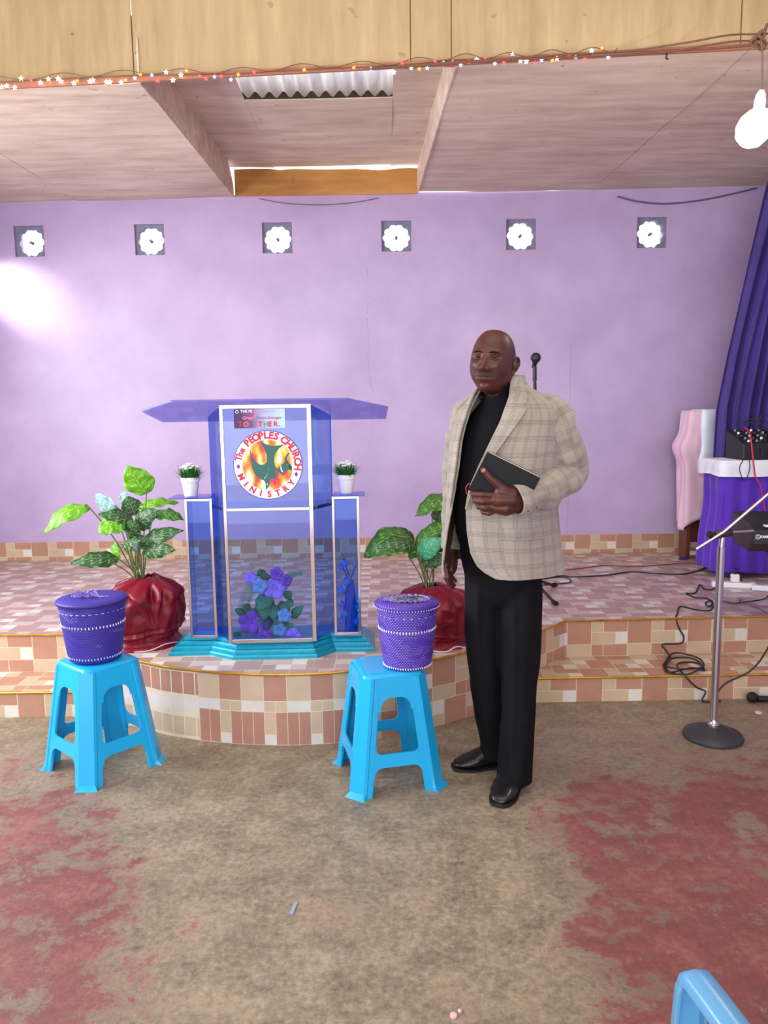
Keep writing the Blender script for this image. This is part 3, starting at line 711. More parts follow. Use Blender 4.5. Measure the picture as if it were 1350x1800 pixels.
# ---------------------------------------------------------------- foliage helpers
def leaf_mat(name, edge, dark, vein, rough=0.4):
    m = bpy.data.materials.new(name); m.use_nodes = True; n = NT(m)
    uv = n.new('ShaderNodeTexCoord').outputs['UV']; sp = n.new('ShaderNodeSeparateXYZ'); n.l.new(uv, sp.inputs[0])
    s = n.M('ABSOLUTE', sp.outputs[1])       # 0 midrib .. 1 edge
    nz = n.noise(7, 3, 0.6, vec=uv)
    wave = n.M('SINE', n.M('ADD', n.M('MULTIPLY', sp.outputs[0], 34), n.M('MULTIPLY', s, -9)))
    d = n.M('ADD', n.M('MULTIPLY', nz, 0.5), n.M('MULTIPLY', wave, 0.16))
    band = n.M('GREATER_THAN', n.M('ADD', s, n.M('MULTIPLY', n.M('SUBTRACT', d, 0.25), 0.4)), 0.93)
    inner = n.M('MULTIPLY', n.M('LESS_THAN', n.M('ABSOLUTE', n.M('SUBTRACT', s, n.M('ADD', 0.38, n.M('MULTIPLY', wave, 0.18)))), 0.075), n.M('GREATER_THAN', nz, 0.42))
    mid = n.M('LESS_THAN', s, 0.035)
    c = n.mix(n.noise(4, 3, vec=uv), dark, tuple(x*1.5 for x in dark[:3])+(1,))
    c = n.mix(n.M('MULTIPLY', inner, 0.75), c, vein); c = n.mix(n.M('MULTIPLY', mid, 0.7), c, vein); c = n.mix(band, c, edge)
    n.col(c); n.b.inputs['Roughness'].default_value = rough; n.b.inputs['Subsurface Weight'].default_value = 0.0
    tl = n.new('ShaderNodeBsdfTranslucent'); mx = n.new('ShaderNodeMixShader'); n.l.new(c, tl.inputs[0]); mx.inputs[0].default_value = 0.25
    out = n.n['Material Output']; n.l.new(n.b.outputs[0], mx.inputs[1]); n.l.new(tl.outputs[0], mx.inputs[2]); n.l.new(mx.outputs[0], out.inputs[0])
    n.bump(wave, 0.25, 0.003)
    return m
lf_dark = leaf_mat('leaf_dark_green', S(150,180,85), S(42,84,42), S(150,180,130))
lf_mid = leaf_mat('leaf_green', S(160,196,60), S(56,110,44), S(150,190,80))
lf_bright = leaf_mat('leaf_lime', S(170,205,70), S(96,168,40), S(190,216,90))
lf_silver = leaf_mat('leaf_silver_underside', S(196,222,214), S(120,160,156), S(214,232,228))
lf_teal = leaf_mat('leaf_teal_underside', S(120,190,140), S(60,150,110), S(130,200,160))
stem_m = mat('leaf_stem', S(104,118,62), 0.5)

def leaf(parent, base, tip, width, up=(0, 0, 1), bow=0.15, fold=0.25, m=None, n=14, k=6, wav=0.006, name='leaf', droop=0.0):
    """broad leaf from base to tip; `up` is the upper-face normal"""
    b, t = Vector(base), Vector(tip); ax = t-b; L = ax.length; ax.normalize(); U = Vector(up); U = (U-ax*U.dot(ax)).normalized(); W = ax.cross(U)
    mb = MB(); vs = []; uvs = []
    sd = random.random()*50
    for i in range(n+1):
        u = i/n; wd = width/2*(math.sin(PI*min(1, (u*0.97+0.03))**0.75)**0.8 if u < 1 else 0.0)
        wd = max(wd, 0.0005)
        c = b+ax*L*u + U*(bow*L*math.sin(PI*u)-droop*L*u*u)
        for j in range(-k, k+1):
            v = j/k
            p = c + W*(v*wd) + U*(-fold*wd*abs(v)**1.3*1.0 + 0.0) + U*wav*math.sin(u*17+sd+v*2)*abs(v)
            vs.append(p); uvs.append((u, v))
    Wn = 2*k+1; fs = []; us = []
    for i in range(n):
        for j in range(2*k):
            q = (i*Wn+j, i*Wn+j+1, (i+1)*Wn+j+1, (i+1)*Wn+j); fs.append(q); us.append([uvs[x] for x in q])
    mb.add(vs, fs, us)
    me = modmesh(mb.mesh(), [('SOLIDIFY', dict(thickness=0.0012, offset=0))])
    return link_mesh(name, me, m, parent, smooth=180)

def stem(parent, pts, r=0.003, m=None, name='stem'):
    mb = MB(); mb.tube(cr(pts, 6), r, 6); return mb.build(name, m or stem_m, parent, smooth=180)

# satin cloth bundle
satin = mat('maroon_satin', S(118,4,30), 0.42, var=0.15, vscale=14, spec=0.4)
def satin_wrap(parent, rmax, h, seed=0, skew=(0, 0)):
    mb = MB(); N = 120; rs = []
    prof = [(0.0, 1.10), (0.02, 1.04), (0.10, 0.92), (0.18, 0.96), (0.24, 0.97), (0.30, 1.02), (0.45, 1.07), (0.6, 1.06), (0.75, 1.0), (0.87, 0.82), (0.96, 0.52), (1.0, 0.30), (0.985, 0.20)]
    prof = [(v.x, v.y) for v in cr([(a, b, 0) for a, b in prof], 5)]
    for t, r in prof:
        ring = []
        for j in range(N):
            a = 2*PI*j/N
            w1 = noise.noise(Vector((math.cos(a)*1.3+seed, math.sin(a)*1.3, t*1.5)))
            fold = abs(noise.noise(Vector((math.cos(a)*3.2+seed+w1*2, math.sin(a)*3.2+t*2.5, t*1.6+w1*1.5))))
            pl = 2.6*(0.22-fold)+w1*2.2+(math.sin(a*13+seed+5*w1)*0.6 if t > 0.7 else 0)
            amp = 0.10+0.04*max(0, t-0.55)*2
            if t < 0.16: amp = 0.05
            sash = 0.055*math.exp(-((t-0.21-0.07*math.sin(a+seed))/0.022)**2) - 0.02*math.exp(-((t-0.255-0.07*math.sin(a+seed))/0.018)**2)
            rr = rmax*(r*(1+amp*pl)+sash)
            z = h*t + 0.012*noise.noise(Vector((math.cos(a)*2, math.sin(a)*2+seed, t*5)))*(1 if t > 0.05 else 0)
            ring.append((rr*math.cos(a)+skew[0]*t, rr*math.sin(a)+skew[1]*t, max(z, 0.0)))
        rs.append(ring)
    mb.rings(rs, True, True, False)
    return mb.build('cloth_wrap', satin, parent, smooth=180)
def hem(parent, pts):
    mb = MB(); mb.tube(cr(pts, 8), 0.0035, 6); return mb.build('cloth_hem', mat('pale_hem', S(208,190,200), 0.6), parent, smooth=180)

# ---------- left potted plant (px -> metres in the plane Y = 3.74: 2.83 mm per pixel)
def PX(px, py, Y):
    """pixel of the photograph to a point at depth Y, rounded once when the shapes were measured"""
    x, y = (px-675)/1350, (900-py)/1350; c, s = math.cos(ROLL), math.sin(ROLL); x, y = x*c+y*s, -x*s+y*c
    d = Vector((x, math.cos(PITCH)+y*math.sin(PITCH), -math.sin(PITCH)+y*math.cos(PITCH)))
    return Vector((0, 0, 1.46)) + d*(Y/d.y)
pl = empty('potted_plant', (-1.225, 3.76, STG), 0, 'tall leafy plant in a maroon satin wrap left of the lectern', 'plant')
satin_wrap(pl, 0.178, 0.335, 1.3, skew=(0.045, 0))
hem(pl, [(0.02, -0.195, 0.004), (0.09, -0.175, 0.006), (0.15, -0.12, 0.02), (0.195, -0.06, 0.012)])
def rel(root, px, py, Y): return PX(px, py, Y)-root.location
def plant(root, leaves, top):
    for i, (bx_, by_, bY, tx_, ty_, tY, wpx, up, m, kw) in enumerate(leaves):
        b = rel(root, bx_, by_, bY); t = rel(root, tx_, ty_, tY)
        lf = leaf(root, b, t, wpx*0.0028, up, m=m, **kw)
        r0 = Vector((top[0]+0.02*math.cos(i*2.1), top[1]+0.02*math.sin(i*2.1), top[2]))
        d = (t-b).normalized()
        mid = (r0*0.55+b*0.45)+Vector((0, 0, 0.35*abs(b.z-r0.z)*0.3))
        stem(root, [r0, mid, b, b+d*0.02], 0.0032)
D = dict
plant(pl, [
 (257,868,3.72, 224,818,3.66, 56, (-0.25,-1,0.25), lf_bright, D(bow=0.03, fold=0.12)),
 (155,890,3.72, 77,938,3.66, 40, (-0.35,-0.75,0.55), lf_bright, D(bow=0.2, fold=0.3)),
 (206,912,3.80, 168,868,3.84, 50, (0.5,0.9,0.3), lf_silver, D(bow=-0.08, fold=-0.15)),
 (222,884,3.88, 212,862,3.92, 24, (0.3,1,0.2), lf_silver, D(bow=0.02, fold=0.1)),
 (240,926,3.70, 172,905,3.62, 46, (0.1,-0.6,0.8), lf_dark, D(bow=0.22, fold=0.3)),
 (216,915,3.64, 172,938,3.56, 40, (-0.2,-0.9,0.4), lf_bright, D(bow=0.14, fold=0.2)),
 (238,905,3.84, 222,872,3.88, 38, (0.3,-0.9,0.3), lf_dark, D(bow=0.1, fold=0.2)),
 (246,890,3.78, 314,884,3.84, 28, (0.1,-0.5,0.9), lf_bright, D(bow=0.12, fold=0.2)),
 (238,925,3.72, 275,895,3.70, 40, (0.0,-0.9,0.5), lf_dark, D(bow=0.1, fold=0.3)),
 (270,902,3.76, 324,915,3.72, 30, (0.1,-0.6,0.8), lf_mid, D(bow=0.16, fold=0.3)),
 (246,956,3.68, 323,932,3.66, 34, (0.1,-0.8,0.6), lf_dark, D(bow=0.12, fold=0.25)),
 (252,968,3.66, 308,966,3.60, 32, (0.1,-0.9,0.35), lf_dark, D(bow=0.08, fold=0.25)),
 (207,982,3.66, 124,991,3.58, 34, (-0.1,-0.8,0.6), lf_dark, D(bow=0.13, fold=0.3)),
 (200,990,3.70, 204,952,3.70, 24, (-0.4,-0.9,0.1), lf_bright, D(bow=0.05, fold=0.2)),
 (226,945,3.66, 238,915,3.62, 34, (0,-1,0.2), lf_dark, D(bow=0.06, fold=0.3)),
 (215,958,3.68, 248,950,3.60, 26, (0,-0.8,0.5), lf_dark, D(bow=0.06, fold=0.3)),
 (243,968,3.72, 232,930,3.74, 34, (0.2,-1,0.2), lf_silver, D(bow=0.04, fold=0.3)),
], (0.0, -0.01, 0.30))

pr = empty('potted_plant', (0.235, 3.69, STG), 0, 'leafy plant in a maroon satin wrap, half hidden behind the man', 'plant')
satin_wrap(pr, 0.165, 0.285, 4.1)
hem(pr, [(-0.02, -0.17, 0.004), (0.05, -0.185, 0.005), (0.10, -0.165, 0.022), (0.15, -0.15, 0.01)])
plant(pr, [
 (722,945,3.66, 639,974,3.60, 62, (-0.3,-0.8,0.6), lf_mid, D(bow=0.28, fold=0.35, droop=0.1)),
 (728,962,3.62, 662,962,3.54, 40, (-0.1,-0.7,0.7), lf_dark, D(bow=0.2, fold=0.3)),
 (726,958,3.72, 690,926,3.74, 30, (0.2,-0.9,0.4), lf_dark, D(bow=0.15, fold=0.3)),
 (729,966,3.64, 792,915,3.66, 34, (-0.4,-0.8,0.5), lf_mid, D(bow=0.18, fold=0.3)),
 (736,977,3.60, 780,946,3.56, 34, (-0.2,-1,0.3), lf_teal, D(bow=0.1, fold=0.12)),
 (795,872,3.70, 730,908,3.64, 42, (-0.3,-0.7,0.7), lf_mid, D(bow=0.2, fold=0.35)),
 (760,900,3.74, 792,920,3.74, 26, (0,-0.8,0.5), lf_dark, D(bow=0.1, fold=0.3)),
 (756,930,3.70, 796,918,3.70, 24, (0,-0.8,0.5), lf_mid, D(bow=0.1, fold=0.3)),
 (742,982,3.66, 786,985,3.62, 34, (0,-0.9,0.4), lf_dark, D(bow=0.05, fold=0.2)),
 (765,965,3.74, 806,930,3.76, 34, (0.1,-0.9,0.4), lf_dark, D(bow=0.1, fold=0.2)),
 (718,978,3.68, 738,975,3.66, 12, (0,-0.8,0.5), lf_mid, D(bow=0.1, fold=0.2)),
], (-0.02, -0.01, 0.25))

# ---------- two small white pots of grass and white flowers on the pillar caps
grass_m = mat('artificial_grass', S(34,104,30), 0.5, var=0.4, vscale=40)
petal_w = mat('white_petal', S(236,240,232), 0.6)
def grass_pot(loc, label, s):
    t = empty('flower_pot', loc, 0, label, 'plant', 'small white pots on the lectern pillars')
    random.seed(s)
    MB().lathe([(0, 0), (0.030, 0), (0.0315, 0.003), (0.040, 0.066), (0.0435, 0.067), (0.0450, 0.088), (0.042, 0.088), (0.039, 0.070), (0, 0.070)], 32).build('pot', white_pl, t, smooth=40)
    mb = MB()
    for i in range(260):
        a = random.random()*2*PI; r = 0.032*math.sqrt(random.random()); ln = 0.05+0.04*random.random(); tl = 0.15+0.85*(r/0.032)*random.random()+0.1
        b = Vector((r*math.cos(a), r*math.sin(a), 0.070)); d = Vector((math.cos(a)*math.sin(tl), math.sin(a)*math.sin(tl), math.cos(tl)))
        sd = Vector((-math.sin(a), math.cos(a), 0))*0.0022; m1 = b+d*ln*0.55+Vector((0, 0, 0.006)); e = b+d*ln
        th = Vector((math.cos(a), math.sin(a), 0))*0.0008
        mb.add([b-sd, b+sd, m1+sd*0.8, m1-sd*0.8, e, b+th, m1+th], [(0,1,2,3), (3,2,4), (1,0,5), (0,3,6,5), (1,5,6,2), (3,4,6), (2,6,4)])
    g = mb.build('grass', grass_m, t); g['kind'] = 'stuff'
    for i in range(16):
        a = i*2.4; r = 0.034*math.sqrt((i+0.5)/16); z = 0.128+0.022*(1-r/0.034)+0.008*random.random()
        c = Vector((r*1.25*math.cos(a), r*1.25*math.sin(a), z)); mb = MB()
        mb.ball(c, 0.0045, 8, 5)
        for k in range(5):
            b = k*2*PI/5+i; mb.ball(c+Vector((0.006*math.cos(b), 0.006*math.sin(b), 0.001)), 0.0055, 8, 5, (1, 1, 0.8))
        mb.tube([(r*0.5*math.cos(a), r*0.5*math.sin(a), 0.07), tuple(c)], 0.0009, 5)
        mb.build('flower', petal_w, t, smooth=180)
    return t
capz = STG+0.749
grass_pot((-0.913, 3.62, capz), 'small white pot of grass with white flowers on the left pillar of the lectern', 3)
grass_pot((-0.180, 3.655, capz), 'small white pot of grass with white flowers on the right pillar of the lectern', 5)

# ---------- bouquet inside the lectern
petal_p = mat('purple_petal', S(170,70,170), 0.6, var=0.3, vscale=25); petal_l = mat('lilac_petal', S(215,140,215), 0.6, var=0.2, vscale=25); petal_b = mat('pale_blue_petal', S(150,175,190), 0.6)
bq = empty('artificial_bouquet', (-0.575, 3.635, STG+HB), 0, 'artificial bouquet of purple flowers and green leaves standing inside the lectern', 'flowers')
random.seed(11)
MB().lathe([(0, 0), (0.05, 0), (0.06, 0.03), (0.055, 0.07), (0.035, 0.10), (0.03, 0.10), (0, 0.09)], 24).build('vase', mat('dark_vase', S(34,40,70), 0.4), bq, smooth=60)
def flower(parent, c, r, m, face=(0, -1, 0.4), n=5):
    F_ = Vector(face).normalized(); q = F_.to_track_quat('Z', 'Y').to_matrix().to_4x4(); mb = MB()
    for k in range(n):
        a = 2*PI*k/n+random.random()*0.3; M = Tr(*c) @ q @ RotZ(a)
        rs = []; NN = 8
        vs = []
        for i in range(NN+1):
            u = i/NN; w_ = r*0.52*math.sin(PI*min(1, u*0.85+0.12))**0.7
            for j in (-1, -0.5, 0, 0.5, 1): vs.append(M @ Vector((r*u, w_*j, 0.25*r*math.sin(u*2.4)-0.10*r*abs(j)+0.0008*k)))
        fs = [(i*5+j, i*5+j+1, i*5+j+6, i*5+j+5) for i in range(NN) for j in range(4)]
        mb.add(vs, fs)
    mb.ball(Vector(c)+F_*0.006, r*0.16, 8, 6)
    me = modmesh(mb.mesh(), [('SOLIDIFY', dict(thickness=0.001, offset=0))])
    return link_mesh('flower', me, m, parent, smooth=180)
BY = 3.60
fl = [(484,1035,0.058,petal_l),(440,1093,0.060,petal_p),(468,1103,0.050,petal_p),(487,1008,0.036,petal_p),(441,1016,0.03,petal_l),(516,1120,0.05,petal_l),(512,1128,0.045,petal_p),(500,1082,0.036,petal_b),(457,1030,0.04,petal_b),(492,1107,0.034,petal_b),(446,1120,0.036,petal_l),(503,1020,0.03,petal_p),(465,1122,0.04,petal_p)]
for px, py, r, m in fl:
    p = rel(bq, px, py, 3.56+0.03*random.random())
    flower(bq, p, r, m, (random.uniform(-.4, .4), -1, random.uniform(0.0, .7)))
    MB().tube(cr([(0, 0, 0.09), (p.x*0.5, p.y*0.5, p.z*0.6+0.03), (p.x, p.y+0.01, p.z)], 5), 0.002, 5).build('stem', stem_m, bq, smooth=180)
lf_b = leaf_mat('bouquet_leaf', S(110,180,110), S(60,140,70), S(140,200,140))
for (bx_, by_, tx_, ty_, w_) in [(462,1012,455,1000,16),(470,1020,463,1005,20),(455,1070,480,1050,26),(478,1062,483,1090,22),(460,1078,452,1100,24),(482,1090,480,1118,22),(500,1050,513,1040,18),(505,1055,515,1066,16),(512,1085,534,1065,18),(498,1110,516,1096,22),(470,1100,455,1122,24),(432,1080,412,1070,14),(425,1120,410,1112,16),(448,1110,456,1132,22),(500,1125,520,1140,18),(470,1060,462,1090,26),(440,1068,425,1064,12),(420,1128,436,1110,18),(470,1045,455,1075,28),(495,1060,505,1085,24),(485,1075,500,1100,24),(460,1105,475,1128,24)]:
    leaf(bq, rel(bq, bx_, by_, BY), rel(bq, tx_, ty_, BY-0.03), w_*0.0028, (random.uniform(-.3, .3), -1, 0.3), m=lf_b, fold=0.2, bow=0.1, n=8, k=3, wav=0.003)
for i in range(16):
    a_ = random.uniform(0, 6.28); bx_, by_ = 470+30*math.cos(a_)*random.random(), 1085+38*math.sin(a_)*random.random(); a2 = random.uniform(0, 6.28)
    leaf(bq, rel(bq, bx_, by_, BY+0.02), rel(bq, bx_+20*math.cos(a2), by_+20*math.sin(a2), BY), random.uniform(16, 24)*0.0028, (random.uniform(-.4, .4), -1, 0.3), m=lf_b, fold=0.2, bow=0.1, n=8, k=3, wav=0.003)
# feathery fern sprigs
for pts in ([(458,1010),(440,1025),(428,1050),(422,1072)], [(455,1015),(446,1035),(438,1055),(432,1075)], [(488,1030),(500,1018),(515,1010),(530,1008)]):
    P_ = cr([rel(bq, a, b, 3.62) for a, b in pts], 8); mb = MB(); mb.tube(P_, 0.0012, 5)
    for i in range(2, len(P_)-1):
        d = (P_[i+1]-P_[i-1]).normalized(); sd = d.cross(Vector((0, 1, 0))).normalized()
        for s_ in (-1, 1):
            e = P_[i]+(sd*s_*0.022+d*0.016)*(1-0.5*i/len(P_)); mb.tube([P_[i], (P_[i]+e)/2+Vector((0, 0, 0.001)), e], [0.0009, 0.0018, 0.0004], 4)
    mb.build('fern_sprig', lf_b, bq)

# ---------- blue pompom tree inside the right pillar
pomb = mat('blue_pompom', S(40,140,220), 0.9, var=0.2, vscale=80, bump=0.6, bscale=300); bcore = mat('deep_blue_foam', S(10,60,170), 0.7, bump=0.4, bscale=120)
pt = empty('pompom_tree', (-0.168, 3.635, STG+HB), 0, 'blue ornament with curly wires and pompoms inside the right pillar of the lectern', 'ornament')
MB().lathe([(0, 0), (0.030, 0), (0.031, 0.09), (0.025, 0.19), (0.016, 0.25), (0, 0.26)], 20).build('cone', bcore, pt, smooth=60)
random.seed(4)
for (px, py, r) in [(606,990,.017),(610,1023,.018),(594,1037,.018),(590,998,.012),(629,992,.012),(629,1040,.015),(606,1078,.018),(592,1092,.012),(627,1092,.015),(596,1062,.011),(628,1066,.011)]:
    p = rel(pt, px, py, 3.615); p.x = max(min(p.x, 0.042), -0.042); p.y = -0.028
    MB().ball(p, r, 14, 10).build('pompom', pomb, pt, smooth=180)
    a = Vector((p.x*0.1, 0, max(0.05, p.z-0.07)))
    MB().tube(cr([a, (a+p)/2+Vector((0.016*(1 if p.x > 0 else -1), -0.008, 0.05)), p+Vector((0, 0.004, r*0.9))], 6), 0.0034, 6).build('wire', bcore, pt, smooth=180)
# ---------------------------------------------------------------- plastic stools
def make_stool(loc, rz, label, m, top_holes=True, Hs=0.46, bot=0.180, top=0.122):
    t = empty('plastic_stool', loc, rz, label, 'stool', 'sky blue plastic stools in front of the stage')
    hw = lambda z: bot+(top-bot)*z/Hs
    ch = lambda z: 0.030+0.006*(1-z/Hs)              # corner chamfer
    def side(k):
        R_ = RotZ(k*PI/2)
        def f(s, z, w): return R_ @ Vector((s, -(hw(z)+w), z))
        return f
    def bend(loops, k, th=0.007, raise_=0.0):
        me = plate(loops, th, Matrix.Identity(4))
        bm = bmesh.new(); bm.from_mesh(me)
        es = [e for e in bm.edges if e.calc_length() > 0.05]
        bmesh.ops.subdivide_edges(bm, edges=es, cuts=3)
        f = side(k)
        for v in bm.verts: v.co = f(v.co.x, v.co.y, v.co.z+raise_)
        bm.to_mesh(me); bm.free(); return me
    ow = lambda z: hw(z)-ch(z)-(0.042 if z > 0.1 else 0.040)       # opening half width
    def arc(cx, cy, r, a0, a1, n=6): return [(cx+r*math.cos(math.radians(a0+(a1-a0)*i/n)), cy+r*math.sin(math.radians(a0+(a1-a0)*i/n))) for i in range(n+1)]
    zt, zl0, zl1 = 0.372, 0.108, 0.158
    # seat: top plate with a rounded, beaded edge and shaped aprons
    tp = top-0.004
    sq = []
    for (sx, sy, a) in ((1, -1, -90), (1, 1, 0), (-1, 1, 90), (-1, -1, 180)): sq += arc(sx*(tp-0.03), sy*(tp-0.03), 0.03, a, a+90, 5)
    def ring(o, z): 
        return [(x*(1+o/top), y*(1+o/top), z) for x, y in sq]
    mb = MB(); mb.rings([ring(0.006, Hs-0.030), ring(0.004, Hs-0.012), ring(0.000, Hs-0.004), ring(-0.006, Hs), ring(-0.03, Hs-0.001)])
    seat = mb.build('seat', m, t, smooth=50)
    for k in range(4):
        N = 8; x0 = ow(zt)
        up = [(-hw(Hs-0.012)+ch(Hs), Hs-0.012), (hw(Hs-0.012)-ch(Hs), Hs-0.012)]
        low = arc(x0-0.045, zt-0.045+0.0, 0.045, 0, 90, N)
        lo_l = [(-x, z) for x, z in low][::-1]
        poly = [up[1], up[0], (-(hw(zt-0.05)-ch(zt-0.05)), zt-0.05)] + lo_l[::-1][::-1][0:0]
        poly = [up[0], (-(hw(zt-0.05)-ch(zt-0.05)), zt-0.05), (-(x0), zt-0.05)] + [(-x, z) for x, z in low] + [(x, z) for x, z in low[::-1]] + [(x0, zt-0.05), (hw(zt-0.05)-ch(zt-0.05), zt-0.05), up[1]]
        a = link_mesh('apron', bend([poly], k), m, seat)
        # crossbar with splayed ends
        zc0, zc1 = zl0, zl1
        xa = hw(0.13)-ch(0.13)-0.002
        topc = arc(ow(zc1)-0.02+0.0, zc1+0.02, 0.02, -90, 0, 4); botc = arc(ow(0.08)-0.035, zc0-0.035, 0.035, 90, 0, 5)
        right = [(x, z) for x, z in topc]; rb = [(x, z) for x, z in botc]
        poly = [(-x, z) for x, z in right[::-1]] + right + [(xa-0.006, zc1+0.02), (xa+0.001, zc0-0.035)] + rb[::-1] + [(-x, z) for x, z in rb] + [(-(xa+0.001), zc0-0.035), (-(xa-0.006), zc1+0.02)]
        link_mesh('crossbar', bend([poly], k, 0.007), m, t)
    # legs: two flanges meeting a flat chamfered corner, rib along each flange, small foot
    for k in range(4):
        mb = MB(); R_ = RotZ(k*PI/2)
        zs = [0.0, 0.012, 0.018, 0.07, 0.11, 0.2, 0.3, 0.37, 0.42, Hs-0.014]
        rs = []
        for z in zs:
            h, c = hw(z), ch(z); fl = 0.040 if z < 0.4 else 0.03
            o = 0.020*max(0, 1-z/0.018) if z < 0.018 else 0.0
            q = 0.007
            out = [(h-c-fl, -h), (h-c-fl+0.004, -h-0.004), (h-c-0.016, -h-0.004), (h-c-0.012, -h-0.008), (h-c, -h-0.008-o), (h+0.006+o*0.6, -h+c-0.002-o*0.6), (h+0.008+o, -h+c), (h+0.008, -h+c+0.012), (h+0.004, -h+c+0.016), (h+0.004, -h+c+fl-0.004), (h, -h+c+fl)]
            inn = [(h-q, -h+c+fl), (h-q, -h+c+0.01), (h-c-0.002, -h+q+0.002), (h-c-fl, -h+q)]
            rs.append([R_ @ Vector((x, y, z)) for x, y in out+inn])
        mb.rings(rs)
        lg = mb.build('leg', m, t, smooth=35, fixn=True)
    return t
make_stool((-1.197, 3.080, 0), math.radians(49), 'sky blue plastic stool left of the lectern, centred under its basket', blue_pl)
make_stool((0.0025, 2.957, 0), math.radians(13.5), 'sky blue plastic stool between the lectern and the man, basket off centre', blue_pl)

# ---------------------------------------------------------------- woven baskets
def woven(name, c1, c2, dots):
    m = bpy.data.materials.new(name); m.use_nodes = True; n = NT(m)
    uv = n.new('ShaderNodeTexCoord').outputs['UV']; sp = n.new('ShaderNodeSeparateXYZ'); n.l.new(uv, sp.inputs[0])
    u = n.M('MULTIPLY', sp.outputs[0], 60.0); v = n.M('MULTIPLY', sp.outputs[1], 36.0)
    u2 = n.M('ADD', u, n.M('MULTIPLY', n.M('FLOOR', v), 0.5))
    fu = n.M('SUBTRACT', n.M('FRACT', u2), 0.5); fv = n.M('SUBTRACT', n.M('FRACT', v), 0.5)
    d = n.M('SQRT', n.M('ADD', n.M('MULTIPLY', fu, fu), n.M('MULTIPLY', fv, fv)))
    c = n.mix(n.M('LESS_THAN', n.M('ABSOLUTE', fv), 0.34), c2, c1)
    gate = n.M('GREATER_THAN', n.noise(5, 2, vec=uv), dots)
    c = n.mix(n.M('MULTIPLY', n.M('LESS_THAN', d, 0.17), gate), c, S(190,180,230))
    n.col(c); n.b.inputs['Roughness'].default_value = 0.55; n.bump(n.M('ADD', n.M('MULTIPLY', n.M('ABSOLUTE', fv), -1.0), n.M('MULTIPLY', n.M('ABSOLUTE', fu), -0.6)), 0.55, 0.003)
    return m
bead = mat('white_bead', S(214,210,228), 0.4)
ribbon = mat('purple_white_ribbon', S(150,136,205), 0.5, var=0.6, vscale=160)
netting = mat('silver_black_ribbon', S(110,106,120), 0.4, 0.3, var=0.8, vscale=220)
